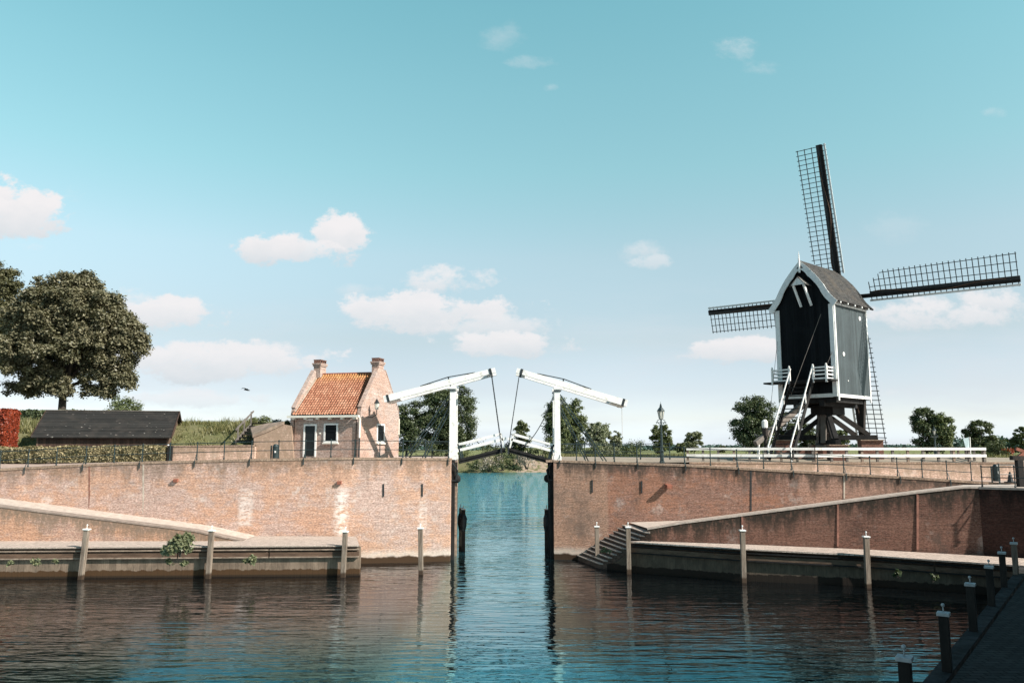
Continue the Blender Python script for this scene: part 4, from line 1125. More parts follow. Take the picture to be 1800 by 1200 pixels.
mooring(1307.5, 1021, 1305, 933, 'timber mooring post alone at the middle of the right quay', quay_front=frr)
mooring(1526, 1031, 1522.5, 944, 'timber mooring post on the right quay, in front of the dark ramp wall', quay_front=frr)
nq = [(16.3, 1.4), ]
labs = ['nearest mooring post with pale square cap at the bottom edge of the picture', 'second nearest mooring post along the shaded near quay', 'third mooring post along the shaded near quay, before the black water', 'fourth mooring post along the shaded near quay', 'fifth mooring post along the shaded near quay, dark with a bluish cap', 'farthest mooring post of the near quay, its right side lit by the sun']
for (px, py, Y), lb_ in zip(((1590, 1160, 16.6), (1658.5, 1081, 21.3), (1705.5, 1029, 25.8), (1738.5, 998, 29.8), (1761, 973, 33.7), (1782, 956, 37.0)), labs):
    tp = at(px, py, Y); b = Vector((tp.x, Y, 0))
    t = thing('mooring_post', lb_, 'mooring post', b, group='mooring posts standing in the water')
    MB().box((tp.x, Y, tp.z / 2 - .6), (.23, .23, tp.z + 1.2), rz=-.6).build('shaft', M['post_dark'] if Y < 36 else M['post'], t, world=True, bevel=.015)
    cp = MB().box((tp.x, Y, tp.z + .04), (.30, .30, .09), rz=-.6).build('cap', M['shade_cap'], t, world=True, bevel=.012)
    mb = MB(); mb.tube([tp + Vector((0, 0, .07)), tp + Vector((0, 0, .23))], .016, 8); mb.ico(tp + Vector((0, 0, .26)), .048, 2); mb.build('pin', M['shade_cap'], cp, world=True, smooth=True)
for (px, top, bot, lb_, Y) in ((809.5, 893, 958, 'wrapped fender post nearest the left side of the passage', 58.0), (814.5, 895, 962, 'black wrapped fender post out in the water left in the passage', 57.3), (960.5, 895, 962, 'black wrapped fender post on the right side of the passage', 57.3)):
    b = Vector((at(px, bot, Y).x, Y, 0)); 
    tp = at(px, top, Y)
    t = thing('mooring_post', lb_, 'mooring post', b, group='mooring posts standing in the water')
    MB().box((b.x, Y, tp.z / 2 - .5), (.24, .24, tp.z + 1)).build('shaft', M['post'] if px < 812 else M['timber_dark'], t, world=True)
    cp = MB().box((b.x, Y, tp.z + .03), (.3, .3, .07)).build('cap', M['white'], t, world=True)
    MB().tube([tp + Vector((0, 0, .05)), tp + Vector((0, 0, .3))], .03, 6).build('pin', M['white'], cp, world=True)
    MB().tube([(b.x, Y - .05, tp.z - .35), (b.x + .02, Y - .1, tp.z - .6), (b.x, Y - .1, tp.z - 1.1), (b.x, Y - .05, tp.z - 1.5)], [.14, .23, .21, .13], 10).build('rubber_wrap', M['black'], t, world=True)
    if px > 900:
        for zz in (.9, 1.9): MB().box((b.x + .25, Y + .1, zz), (.5, .12, .12)).build('tie_beam', M['rust'], t, world=True)

# ------------------------------------------------------------------ post mill
PHI = R(48); MC = Vector((23.40, 59.56, 6.5))
mill = thing('post_mill', 'black and grey green wooden post mill with four lattice sails on brick piers', 'windmill', MC, -PHI)
MWM = MW[mill.name]; MWI = MWM.inverted()
def ml(px, py, a=None, b=None):
    """photo pixel -> mill-local point on the local plane a=const or b=const"""
    o = MWI @ Vector((0, 0, EYE)); d = (MWI.to_3x3()) @ Vector(ray(px, py))
    s = ((b - o.y) / d.y) if b is not None else ((a - o.x) / d.x)
    return o + d * s
W2, L2 = 2.25, 2.65
BT = -L2                                     # tail face plane
zb_ = ml(1470, 697, b=BT).z; ze_ = ml(1467, 527, b=BT).z; zr_ = ml(1414, 457, b=BT).z
PROF = [(0, 1.0), (.17, .87), (.32, .74), (.44, .63), (.54, .52), (.64, .40), (.72, .28), (.80, .18), (.90, .085), (1.0, 0.0)]
def prof(hw, z0, z1): return [(-f * hw, z0 + (z1 - z0) * k) for f, k in reversed(PROF)] + [(f * hw, z0 + (z1 - z0) * k) for f, k in PROF[1:]]
# body
pp = prof(W2 + .05, ze_ - .05, zr_ - .22)
poly = [(-W2, BT + .12, zb_)] + [(-W2, BT + .12, ze_ - .02)] + [(a, BT + .12, z) for a, z in pp[1:-1]] + [(W2, BT + .12, ze_ - .02), (W2, BT + .12, zb_)]
MB().prism(poly, 2 * L2 - .24, (0, 1, 0)).build('body', M['mill_board'], mill)
tp_ = [(-W2 + .02, BT + .06, zb_ + .02), (-W2 + .02, BT + .06, ze_ - .04)] + [(a, BT + .06, z - .02) for a, z in pp[1:-1]] + [(W2 - .02, BT + .06, ze_ - .04), (W2 - .02, BT + .06, zb_ + .02)]
MB().prism(tp_, .05, (0, 1, 0)).build('tail_wall', M['mill_tail'], mill)
for i, x in enumerate((-.95, .05, 1.0)): MB().box((x, BT + .05, (zb_ + ze_) / 2 + .6), (.03, .02, 4.2)).build('batten', M['mill_tail'], mill)
# roof
RH = W2 + .42
outer = prof(RH, ze_ - .06, zr_); inner = prof(RH - .05, ze_ - .15, zr_ - .13)
mb = MB(); n = len(outer); y0, y1 = BT - .20, L2 + .42
SUBY = 6
vs = []
for k in range(SUBY + 1):
    y = y0 + (y1 - y0) * k / SUBY; vs += [(a, y, z) for a, z in outer]
fs = []
for k in range(SUBY):
    for i in range(n - 1): fs.append((k * n + i, k * n + i + 1, (k + 1) * n + i + 1, (k + 1) * n + i))
mb.add(vs, fs)
mb.add([(a, y0, z) for a, z in inner] + [(a, y1, z) for a, z in inner], [(i, i + 1, n + i + 1, n + i) for i in range(n - 1)])
for y in (y0, y1): mb.add([(a, y, z) for a, z in outer] + [(a, y, z) for a, z in inner], [(i, i + 1, n + i + 1, n + i) for i in range(n - 1)])
mb.build('roof', M['mill_roof'], mill)
for i in range(5):
    y = BT + .45 + i * (2 * L2 - .8) / 4
    MB().box((W2 + .22, y, ze_ - .12), (.36, .13, .13)).build('rafter_end', M['white_trim'], mill)
MB().box((W2 + .04, 0, ze_ - .19), (.06, 2 * L2 - .1, .14)).build('eave_board', M['white_trim'], mill)
# scalloped barge board on the tail gable
bo = prof(RH + .03, ze_ - .10, zr_ - .02); bi = []
for a, z in prof(1.0, 0, 1):
    sc = .06 * abs(math.sin(9 * abs(a)))
    hw = RH - .32 + sc; zz = ze_ - .48 + (zr_ - .72 - ze_ + .48) * z + sc * .6
    bi.append((a * hw, zz))
mb = MB(); n = len(bo); yb = BT - .23
def dense(p, k=4):
    o = []
    for (a, z), (c, d) in zip(p, p[1:]):
        for i in range(k): o.append((a + (c - a) * i / k, z + (d - z) * i / k))
    return o + [p[-1]]
bo_, bi_ = dense(bo), dense(bi); n = len(bo_)
bi_ = [(a * (1 - .05 * abs(math.sin(i * math.pi / 6))), z - .0 + .10 * abs(math.sin(i * math.pi / 6))) for i, (a, z) in enumerate(bi_)]
vs = [(a, yb, z) for a, z in bo_] + [(a, yb, z) for a, z in bi_] + [(a, yb + .07, z) for a, z in bo_] + [(a, yb + .07, z) for a, z in bi_]
fs = []
for i in range(n - 1):
    fs += [(i, i + 1, n + i + 1, n + i), (2 * n + i, 3 * n + i, 3 * n + i + 1, 2 * n + i + 1), (n + i, n + i + 1, 3 * n + i + 1, 3 * n + i), (i, 2 * n + i, 2 * n + i + 1, i + 1)]
fs += [(0, n, 3 * n, 2 * n), (n - 1, 3 * n - 1, 4 * n - 1, 2 * n - 1)]
mb.add(vs, fs); mb.build('barge_board', M['white_trim'], mill)
for s_ in (-1, 1): MB().prism([(s_ * .06, yb - .02, zr_ - .62), (s_ * .26, yb - .02, zr_ - .62), (s_ * .06, yb - .02, zr_ - .40)], .02, (0, 1, 0)).build('gable_opening', M['black'], mill)
fz = zr_ - .95
MB().lathe([(.075, 0), (.075, .95), (.05, 1.0), (.085, 1.05), (.05, 1.1), (.03, 1.12), (.06, 1.2), (.03, 1.28), (.05, 1.36), (.02, 1.42), (.012, 1.62)], (0, yb - .06, fz), 8).build('finial', M['white'], mill)
# corner boards and bottom boards
for sx in (-1, 1):
    MB().box((sx * (W2 - .16), BT + .0, (zb_ + ze_) / 2 - .1), (.33, .07, ze_ - zb_ - .25)).build('corner_board', M['white_trim'], mill)
    for y in (BT + .12, L2 - .12):
        MB().box((sx * (W2 + .035), y, (zb_ + ze_) / 2 - .22), (.07, .15, ze_ - zb_ + .06)).build('corner_board', M['white'], mill)
    MB().box((sx * (W2 + .03), 0, zb_ + .10), (.05, 2 * L2 - .5, .22)).build('bottom_board', M['white'], mill)
MB().box((0, BT + .02, zb_ + .13), (2 * W2 - .68, .06, .26)).build('bottom_board', M['white_trim'], mill)
for px, py, r_ in ((1511, 560, .16), (1483, 622, .15), (1491, 669, .05)):
    q = ml(px, py, a=W2 + .02); MB().tube([(W2 + .0, q.y, q.z), (W2 + .04, q.y, q.z)], r_, 14).build('round_hatch', M['white'], mill)
MB().box((0, 0, zb_ - .18), (2 * W2 - .5, 2 * L2 - .6, .36)).build('floor_frame', M['tar'], mill)
for x in (-1.0, 1.0): MB().beam((x, BT + .1, zb_ - .38), (x, L2 + .0, zb_ - .38), .38, .46).build('bottom_beam', M['tar'], mill)
# hoist hood on the tail gable
hq = ml(1407.5, 497, b=BT - .35)
hx_, hz_ = hq.x, hq.z
for s_ in (-1, 1):
    MB().beam((hx_ + s_ * .62, BT - .8, hz_ - .22), (hx_, BT - .8, hz_ + .38), .05, .05).build('hood_edge', M['white'], mill)
    mb = MB(); mb.add([(hx_ + s_ * .66, BT - .84, hz_ - .24), (hx_, BT - .84, hz_ + .42), (hx_, BT, hz_ + .42), (hx_ + s_ * .66, BT, hz_ - .24), (hx_ + s_ * .66, BT - .84, hz_ - .30), (hx_, BT - .84, hz_ + .36), (hx_, BT, hz_ + .36), (hx_ + s_ * .66, BT, hz_ - .30)],
        [(0, 1, 2, 3), (4, 7, 6, 5), (0, 4, 5, 1), (0, 3, 7, 4), (1, 5, 6, 2), (3, 2, 6, 7)])
    mb.build('hood_roof', M['mill_roof'], mill)
    MB().beam((hx_ + s_ * .40, BT - .72, hz_ - .2), (hx_ + s_ * .40 + .22, BT - .12, hz_ - 1.75), .13, .13).build('hood_strut', M['white'], mill)
MB().prism([(hx_ - .55, BT - .78, hz_ - .2), (hx_ + .55, BT - .78, hz_ - .2), (hx_, BT - .78, hz_ + .34)], .06, (0, 1, 0)).build('hood_front', M['white_trim'], mill)
# balcony at the tail, both sides of the stairs
bz = ml(1440, 668, b=BT - .9).z
bal = MB().box((-.25, BT - .55, bz), (2 * W2 + .7, 1.1, .12)).build('balcony_floor', M['tar'], mill)
def bal_rail(pts):
    mb = MB()
    for p in pts:
        mb.box((p[0], p[1], bz + .42), (.13, .13, 1.15)); mb.lathe([(.085, 0), (.085, .05), (.05, .07), (.07, .12), (.02, .17)], (p[0], p[1], bz + 1.0), 8)
    for a, b in zip(pts, pts[1:]):
        for k in (.12, .40, .67, .90): mb.beam((a[0], a[1], bz + k), (b[0], b[1], bz + k), .05, .10)
    return mb.build('balcony_railing', M['white'], mill)
xl0, xl1, xr0, xr1 = ml(1358, 668, b=BT - 1.05).x, ml(1388, 668, b=BT - 1.05).x, ml(1429.5, 663, b=BT - 1.05).x, ml(1453, 663, b=BT - 1.05).x
bal_rail([(xl0, BT - .02, 0), (xl0, BT - 1.05, 0), (xl1, BT - 1.05, 0)])
bal_rail([(xr0, BT - 1.05, 0), (xr1, BT - 1.05, 0), (xr1 + .0, BT - .02, 0)])
# tail stairs with white handrails
sx0, sx1 = xl1 + .1, xr0 - .05
ft = MWI @ Vector((18.3, 54.6, 6.3)); sy1, sz1 = BT - 1.0, bz; sy0, sz0 = BT - 4.5, -.15
NST = 18
sc_ = (sx0 + sx1) / 2
for i in range(NST):
    f = (i + .5) / NST; MB().box((sc_, sy0 + (sy1 - sy0) * f, sz0 + (sz1 - sz0) * f), (sx1 - sx0, .26, .05)).build('stair_tread', M['tar'], mill)
for x in (sx0, sx1):
    MB().beam((x, sy0, sz0), (x, sy1, sz1), .08, .28).build('stringer', M['tar'], mill)
    hr = MB().beam((x, sy0 - .1, sz0 + .85), (x, sy1 - .05, sz1 + .95), .065, .085).build('handrail', M['white'], mill)
    for f in (.0, .33, .66): MB().beam((x, sy0 + (sy1 - sy0) * f, sz0 + (sz1 - sz0) * f - .1), (x, sy0 + (sy1 - sy0) * f - .05, sz0 + (sz1 - sz0) * f + .9), .07, .07, up=(0, 1, 0)).build('baluster', M['white'], hr)
# tail pole with winch
t0 = ml(1342, 770, b=BT - 5.2); t0 = Vector((sx0 - .75, BT - 4.9, .95))
MB().beam(t0, (-.35, BT + .3, zb_ - .3), .30, .34, w1=.36, h1=.4).build('tail_pole', M['timber_grey'], mill)
wn = MB().lathe([(.13, 0), (.13, 1.55), (.19, 1.58), (.19, 2.15), (.12, 2.25)], (sx0 - .45, BT - 4.1, -.1), 8).build('winch_post', M['timber_dark'], mill)
MB().lathe([(.17, 0), (.20, .1), (.20, .5), (.1, .62)], (sx0 - .45, BT - 4.1, 2.0), 10).build('winch_cap', M['white'], wn)
MB().beam((sx0 - .75, BT - 4.6, -.1), (sx0 - .75, BT - 4.5, 1.0), .14, .14, up=(0, 1, 0)).build('pole_support', M['white'], mill)
# ropes
q0, q1 = ml(1443, 552, b=BT - .1), ml(1390, 695, b=BT - 1.5)
MB().tube([q0, q1], .022, 5).build('brake_rope', M['timber_grey'], mill)
q0, q1 = ml(1463, 618, b=BT - .2), ml(1454, 640, b=BT - .5); MB().tube([q0, q1], .02, 5).build('rope', M['timber_grey'], mill)
q0 = ml(1366.5, 600, b=BT - .5); MB().tube([q0, (q0.x - .05, q0.y - 2.0, .9)], .016, 5).build('rope', M['timber_grey'], mill)
# trestle: piers, cross trees, quarter bars, main post
A_ = MWI.to_3x3() @ Vector((.985, -.17, 0)); B_ = MWI.to_3x3() @ Vector((.17, .985, 0))
CT = 1.42
for k, (D_, z) in enumerate(((A_, CT), (B_, CT - .36))):
    MB().beam(-D_ * 3.5 + Vector((0, 0, z)), D_ * 3.5 + Vector((0, 0, z)), .36, .36).build('cross_tree', M['tar'], mill)
    for s_ in (-1, 1):
        c = D_ * s_ * 3.0
        top = z - .18
        rot = math.atan2(D_.y, D_.x)
        pr = MB().box((c.x, c.y, top / 2 - .35), (1.5, 1.1, top + .7), rz=rot).build('brick_pier', M['pier_brick'], mill)
        MB().box((c.x, c.y, top - .02), (1.62, 1.37, .07), rz=rot).build('pier_cap', M['coping'], pr)
        for dq, r1 in ((2.95, .42), (2.0, .34)):
            a = D_ * s_ * dq + Vector((0, 0, z + .16)); side = Vector((-D_.y, D_.x, 0)) * 0
            MB().beam(a + side, D_ * s_ * r1 + Vector((0, 0, zb_ - (.75 if dq > 2.5 else 1.35))), .30, .32).build('quarter_bar', M['timber_dark'] if s_ > 0 else M['tar'], mill)
MB().tube([(0, 0, CT - .7), (0, 0, CT + .3), (0, 0, CT + .35), (0, 0, zb_ - .1)], [.62, .62, .52, .40], 8).build('main_post', M['timber_dark'], mill)
MB().prism([(-.62, -.62, CT - .75), (.62, -.62, CT - .75), (.62, .62, CT - .75), (-.62, .62, CT - .75)], .22, (0, 0, 1)).build('post_foot', M['timber_grey'], mill)
mb = MB()
for (dx, dy) in ((-.5, -.45), (.05, -.62)): mb.beam((dx * 1.15, dy * 1.15, CT - .4), (dx * .75, dy * .75, CT + 1.9), .40, .14, up=(dx, dy, 0))
mb.build('post_cladding', M['timber_grey'], mill)
MB().box((.1, .1, zb_ - .8), (1.7, 1.9, .7)).build('saddle', M['tar'], mill)
MB().beam((1.9, L2 - .6, zb_ - .1), (1.75, L2 - .7, zb_ - 2.6), .34, .34, up=(0, 1, 0)).build('hanging_beam', M['timber_dark'], mill)
# low brick wall between piers
MB().box((A_.x * -1.6, A_.y * -1.6, .15), (2.4, .4, .9), rz=math.atan2(A_.y, A_.x)).build('brick_plinth', M['pier_brick'], mill)
# sails
HUB = MWI @ at(1481.3, 524.4, 62.0)
TILT = R(16.0); ROT = R(-1.94); YAW = R(2.5)
ax = Vector((-math.sin(YAW) * math.cos(TILT), math.cos(YAW) * math.cos(TILT), math.sin(TILT)))      # windshaft direction, rising to the front
ex = Vector((math.cos(YAW), math.sin(YAW), 0)); ez = ex.cross(ax).normalized() # in-plane axes: ez up
if ez.z < 0: ez = -ez
MB().tube([HUB - ax * 3.2, HUB + ax * .5], [.32, .30], 12).build('windshaft', M['timber_dark'], mill)
MB().beam(HUB - ax * .3 - ex * .5, HUB - ax * .3 + ex * .5, .7, .7).build('shaft_head', M['black'], mill)
RS = 12.12
def sail(ang, off):
    d = ex * math.cos(ang) + ez * math.sin(ang)             # along the stock
    l = ex * math.cos(ang + math.pi / 2) + ez * math.sin(ang + math.pi / 2)   # lattice side (counter-clockwise)
    H = HUB + ax * off
    P = lambda r, t, o=0.0: H + d * r + l * t + ax * o
    sl_ = MB().beam(P(.0, 0), P(RS, 0), .32, .32, up=tuple(ax), w1=.20, h1=.18).build('sail', M['tar'], mill)
    # dark boards carrying the rolled sail cloth along the stock
    mb = MB(); mb.beam(P(2.1, .10, -.12), P(RS + .02, .16, -.06), .46, .05, up=tuple(ax), w1=.40); mb.build('stock_board', M['black'], sl_)
    pts = []
    for k in range(30):
        f = k / 29; r = 2.4 + (RS - 3.2) * f; pts.append(P(r, .12 + .24 * math.sin(f * 7.5 + 1.0) * (1 - .35 * f), -.17))
    MB().tube(pts, .035, 5).build('sail_rope', M['wood_brown'], sl_)
    MB().beam(P(2.0, -.40, .03), P(RS + .02, -.28, .0), .15, .04, up=tuple(ax)).build('leading_board', M['white_trim'], sl_)
    mb = MB(); nb = 27; r0 = 2.15
    for i in range(nb):
        r = r0 + (RS - .12 - r0) * i / (nb - 1)
        f = i / (nb - 1); w = 1.74 + .16 * f; s0 = .30 if i >= 3 else 0.25
        tw = -.20 * (1 - f)
        wi = w if i > 2 else w * (.55 + .15 * i)
        mb.beam(P(r, -.38, .03), P(r, wi + .12, tw - .02), .05, .055, up=tuple(ax))
    for t_, rs in ((.72, 2.15), (1.27, 2.5), (1.82, 3.0)):
        k = (t_ / 1.82)
        mb.beam(P(rs, t_ * .93, -.20 * k * (1 - 0)), P(RS - .06, t_ * 1.04, -.02), .05, .05, up=tuple(ax))
    mb.build('lattice', M['black'], sl_)
for i, o_ in ((0, .18), (1, -.18), (2, .18), (3, -.18)): sail(ROT + i * math.pi / 2, o_)

# ------------------------------------------------------------------ white rail fence round the mill yard
def rail_fence(label, a, b, npost, h=.93, gap=()):
    t = thing('rail_fence', label, 'fence', a, group='white rail fences of the mill yard')
    a, b = Vector(a), Vector(b); d = (b - a).normalized(); nn = Vector((-d.y, d.x, 0))
    for i in range(npost):
        p = a.lerp(b, (i + .08) / (npost - .84)); MB().box((p.x, p.y, p.z + h / 2 - .12), (.15, .14, h + .2), rz=math.atan2(d.y, d.x)).build('post', M['timber_grey'] if i % 3 else M['wood_old'], t, world=True)
    for z, w in ((h - .05, .17), (h - .50, .19)):
        MB().beam(a - nn * .11 + Vector((0, 0, z)), b - nn * .11 + Vector((0, 0, z)), .06, w).build('rail', M['white'], t, world=True)
f1a, f1b = at(1433, 810, 53.75), at(1733, 810, 53.75); f0a = at(1207, 810, 55.6); f0b = at(1432, 810, 54.1)
for q in (f1a, f1b, f0a, f0b): q.z = yard_z
rail_fence('bright white two rail fence on the yard wall, right of the mill stairs', f1a, f1b, 12)
rail_fence('greyish white two rail fence on the yard left of and below the mill', f0a, f0b, 9)
f2a = Vector((f1b.x, f1b.y + .2, yard_z)); f2b = Vector((f1b.x + 2.6, f1b.y + 9, yard_z))
rail_fence('white rail fence end turning away from the water at the right', f2a, f2b, 5)

# ------------------------------------------------------------------ street lamps
def lamp(px, Y, zb, ztop, label, glass=(.62, .60, .52)):
    b = Vector((at(px, 800, Y).x, Y, zb)); H = ztop - zb; t = thing('street_lamp', label, 'street lamp', b, group='classic street lamps')
    s = H / 4.2
    MB().lathe([(.16, 0), (.17, .12), (.13, .2), (.12, .75), (.15, .8), (.085, .9), (.07, 1.9 * s), (.09, 1.95 * s), (.06, 2.0 * s), (.05, 2.95 * s), (.08, 3.0 * s)], b, 10).build('pole', M['iron_green'], t, world=True)
    mb = MB(); z = 2.78 * s; c = b + Vector((0, 0, z))
    mb.tube([c - Vector((.30, 0, 0)), c + Vector((.30, 0, 0))], .025, 6)
    for s_ in (-1, 1):
        mb.ico(c + Vector((s_ * .30, 0, 0)), .05); mb.tube([c + Vector((s_ * .22, 0, 0)), c + Vector((s_ * .26, 0, .14)), c + Vector((s_ * .10, 0, .2))], .02, 5); mb.tube([c + Vector((s_ * .2, 0, 0)), c + Vector((s_ * .04, 0, -.22))], .02, 5)
    mb.build('ladder_arm', M['iron_green'], t, world=True)
    g = b + Vector((0, 0, 3.02 * s))
    gl = MB().tube([g, g + Vector((0, 0, .56 * s))], [.12 * s, .23 * s], 6).build('lantern_glass', M['lantern_glass'], t, world=True)
    mb = MB()
    for k in range(6):
        a = k * math.pi / 3; u = Vector((math.cos(a), math.sin(a), 0)); mb.beam(g + u * .125 * s, g + Vector((0, 0, .56 * s)) + u * .235 * s, .025, .025)
    mb.tube([g - Vector((0, 0, .05)), g], [.06, .13 * s], 6); mb.build('lantern_frame', M['iron_green'], gl, world=True)
    MB().lathe([(.28 * s, .55 * s), (.22 * s, .64 * s), (.12 * s, .78 * s), (.07, .82 * s), (.09, .88 * s), (.05, .93 * s), (.06, 1.0 * s), (.012, 1.06 * s), (.012, 1.18 * s)], g, 8).build('lantern_cap', M['iron_green'], t, world=True)
lp_ = on_wall(WR, 1163.5, .55)
lamp(1163.5, lp_.y, lp_.z, at(1163.5, 706, lp_.y).z, 'green iron street lamp with hexagonal lantern on the quay wall right of the bridge')
lamp(1645, 66.0, 6.3, at(1645, 748, 66).z, 'sunlit street lamp in front of the tree right of the mill')

# ------------------------------------------------------------------ odds and ends on the right
p = Vector((at(1791, 812, 44.0).x, 44.0, CZ))
cp_ = thing('timber_gateway', 'black timber post carrying a heavy dark crossbeam with red brown brace at the right edge', 'timber frame', p)
MB().box((p.x, p.y, CZ + .72), (.30, .30, 1.44)).build('post', M['tar'], cp_, world=True)
MB().box((p.x + .185, p.y - .02, CZ + .70), (.05, .24, 1.38)).build('pale_edge', M['wood_old'], cp_, world=True)
MB().beam((p.x - .42, p.y - .02, CZ + 1.55), (p.x + 2.2, p.y + .1, CZ + 1.50), .28, .24).build('crossbeam', M['timber_dark'], cp_, world=True)
MB().beam((p.x + .02, p.y, CZ + 1.6), (p.x + .7, p.y, CZ + 2.1), .16, .18).build('brace', M['rust'], cp_, world=True)
MB().beam((p.x - .1, p.y + .02, CZ + 2.05), (p.x + .7, p.y + .02, CZ + 1.75), .14, .16).build('brace', M['rust'], cp_, world=True)
p = Vector((at(1775, 830, 48.6).x, 48.6, CZ + .02)); cn = thing('bollard_cone', 'small black cone standing against the yard wall by the right edge', 'cone', p)
MB().lathe([(.25, 0), (.25, .05), (.17, .07), (.05, .62), (.03, .64)], p, 10).build('cone_body', M['black'], cn, world=True)
MB().box((p.x, p.y, p.z + .03), (.5, .5, .05)).build('foot', M['black'], cn, world=True)
p = Vector((at(1706, 800, 64).x, 64, 6.3)); fl = thing('banner_flag', 'pale blue grey beach flag on a white pole behind the fence', 'flag', p)
zt_ = at(1706, 768, 64).z
MB().tube([p, Vector((p.x + .05, p.y, zt_))], .05, 6).build('pole', M['white'], fl, world=True)
mb = MB(); mb.add([(p.x - .02, p.y, zt_), (p.x - .46, p.y + .05, zt_ - .15), (p.x - .28, p.y - .05, p.z + .5), (p.x, p.y, p.z + .4), (p.x - .02, p.y + .03, zt_), (p.x - .46, p.y + .08, zt_ - .15), (p.x - .28, p.y - .02, p.z + .5), (p.x, p.y + .03, p.z + .4)], [(0, 1, 2, 3), (7, 6, 5, 4), (0, 4, 5, 1), (1, 5, 6, 2), (2, 6, 7, 3), (3, 7, 4, 0)])
mb.build('cloth', plain('pale_blue_cloth', (.42, .52, .55), .8, .1), fl, world=True)
# far farmhouse at the right
p = at(1791, 789, 800); p.z = 4.6; fh = thing('farmhouse', 'far farmhouse with red roof among trees at the right edge', 'house', p)
MB().box((p.x, p.y, p.z + 1.2), (9, 7, 3)).build('wall', M['pier_brick'], fh, world=True)
MB().prism([(p.x - 5, p.y - 4, p.z + 2.6), (p.x - 5, p.y + 4, p.z + 2.6), (p.x - 5, p.y, p.z + 6)], 10, (1, 0, 0)).build('roof', M['rust'], fh, world=True)
# bird
p = at(434, 685, 75); bd = thing('bird', 'dark bird gliding above the grass mound', 'bird', p)
mb = MB(); mb.tube([p + Vector((.30, 0, -.06)), p + Vector((.1, 0, -.02)), p + Vector((-.15, 0, .02)), p + Vector((-.3, 0, .03))], [.02, .08, .07, .02], 6)
for s_ in (-1, 1): mb.add([p + Vector((.1, 0, .02)), p + Vector((-.12, 0, .04)), p + Vector((-.25, s_ * .45, .16)), p + Vector((-.02, s_ * .4, .14)), p + Vector((-.34, s_ * .75, .03))], [(0, 1, 2, 3), (3, 2, 4)])
mb.build('body', M['black'], bd, world=True)
# terraced houses on the near quay (right of the frame): they shade the near quay
def row_house(k, w=6.2):
    e = (n2 - n1).normalized(); nn = Vector((e.y, -e.x, 0))
    a = SH_END - e * (w * k + w / 2) + nn * 5
    t = thing('canal_house', 'brick terraced canal house behind the near quay, number %s from the harbour corner' % ('one', 'two', 'three', 'four', 'five', 'six', 'seven')[k], 'house', (a.x, a.y, nz), math.atan2(e.y, e.x), group='terraced canal houses')
    H = SH_H
    MB().box((0, 0, H / 2), (w - .02, 9.6, H)).build('wall', M['wall_low'], t)
    MB().prism([(-w / 2, -5.2, H - .05), (-w / 2, 5.2, H - .05), (-w / 2, 0, H + 3.6)], w - .02, (1, 0, 0)).build('roof', M['mill_roof'], t)
    for i in (-1, 1):
        for j in range(3): MB().box((i * 1.5, 4.83, 1.9 + 3 * j), (1.1, .08, 1.7)).build('window', M['glass_dark'], t)
SH_END = Vector((31.9, 32.2, 0)); SH_H = 11.2
for k in range(7): row_house(k)

# ------------------------------------------------------------------ trees, shrubs, hedges
def unit(n):
    v = rng.normal(0, 1, (n, 3)); return v / np.linalg.norm(v, axis=1)[:, None]
def leaves(centers, radii, n, size, flat=.55, shell=.45, droop=0.0):
    C = np.asarray(centers, dtype=np.float32); Rr = np.asarray(radii, dtype=np.float32)
    if Rr.ndim == 1: Rr = np.repeat(Rr[:, None], 3, 1)
    w = (Rr.mean(1) ** 2); idx = rng.choice(len(C), n, p=w / w.sum())
    d = unit(n); d[:, 2] = np.where((d[:, 2] < -.3) & (rng.random(n) < .55), -d[:, 2], d[:, 2])
    rad = np.clip(rng.normal(.72, .30, n), .05, 1.5)
    P = C[idx] + d * Rr[idx] * rad[:, None]
    nrm = d * .45 + rng.normal(0, .55, (n, 3)) + np.array([0, 0, flat + .25]); nrm /= np.linalg.norm(nrm, axis=1)[:, None]
    a = np.cross(nrm, unit(n)); a /= np.maximum(np.linalg.norm(a, axis=1), 1e-5)[:, None]; b = np.cross(nrm, a)
    s = size * rng.uniform(.6, 1.35, n)[:, None]
    V = np.empty((n, 4, 3), dtype=np.float32)
    V[:, 0] = P - a * s * .6; V[:, 1] = P - b * s * .34 + nrm * s * .06; V[:, 2] = P + a * s * .6; V[:, 3] = P + b * s * .34 + nrm * s * .06
    return V.reshape(-1, 3)
def crown_clumps(c, r, n, rc, seed, jag=.2, inner=.25, low=-.75, pw=2.0):
    """clump centres spread over (and some inside) an uneven ellipsoid"""
    g = np.random.default_rng(seed); out, rad = [], []
    ph = g.uniform(0, 6.28, 6)
    while len(out) < n:
        d = g.normal(0, 1, 3); d /= np.linalg.norm(d); dn = d / (np.abs(d) ** pw).sum() ** (1 / pw)
        if d[2] < low: continue
        az = math.atan2(d[1], d[0])
        k = 1 + jag * (math.sin(2 * az + ph[0]) * .4 + math.sin(3 * az + 4 * d[2] + ph[1]) * .6 + math.sin(5 * d[2] + ph[2]) * .4 + g.normal(0, .35))
        f = (g.uniform(.70, .90) if g.random() > inner else g.uniform(.25, .65)) * k
        out.append((c[0] + dn[0] * r[0] * f, c[1] + dn[1] * r[1] * f, c[2] + dn[2] * r[2] * f)); rad.append(rc * g.uniform(.65, 1.3))
    return np.array(out), np.array(rad)
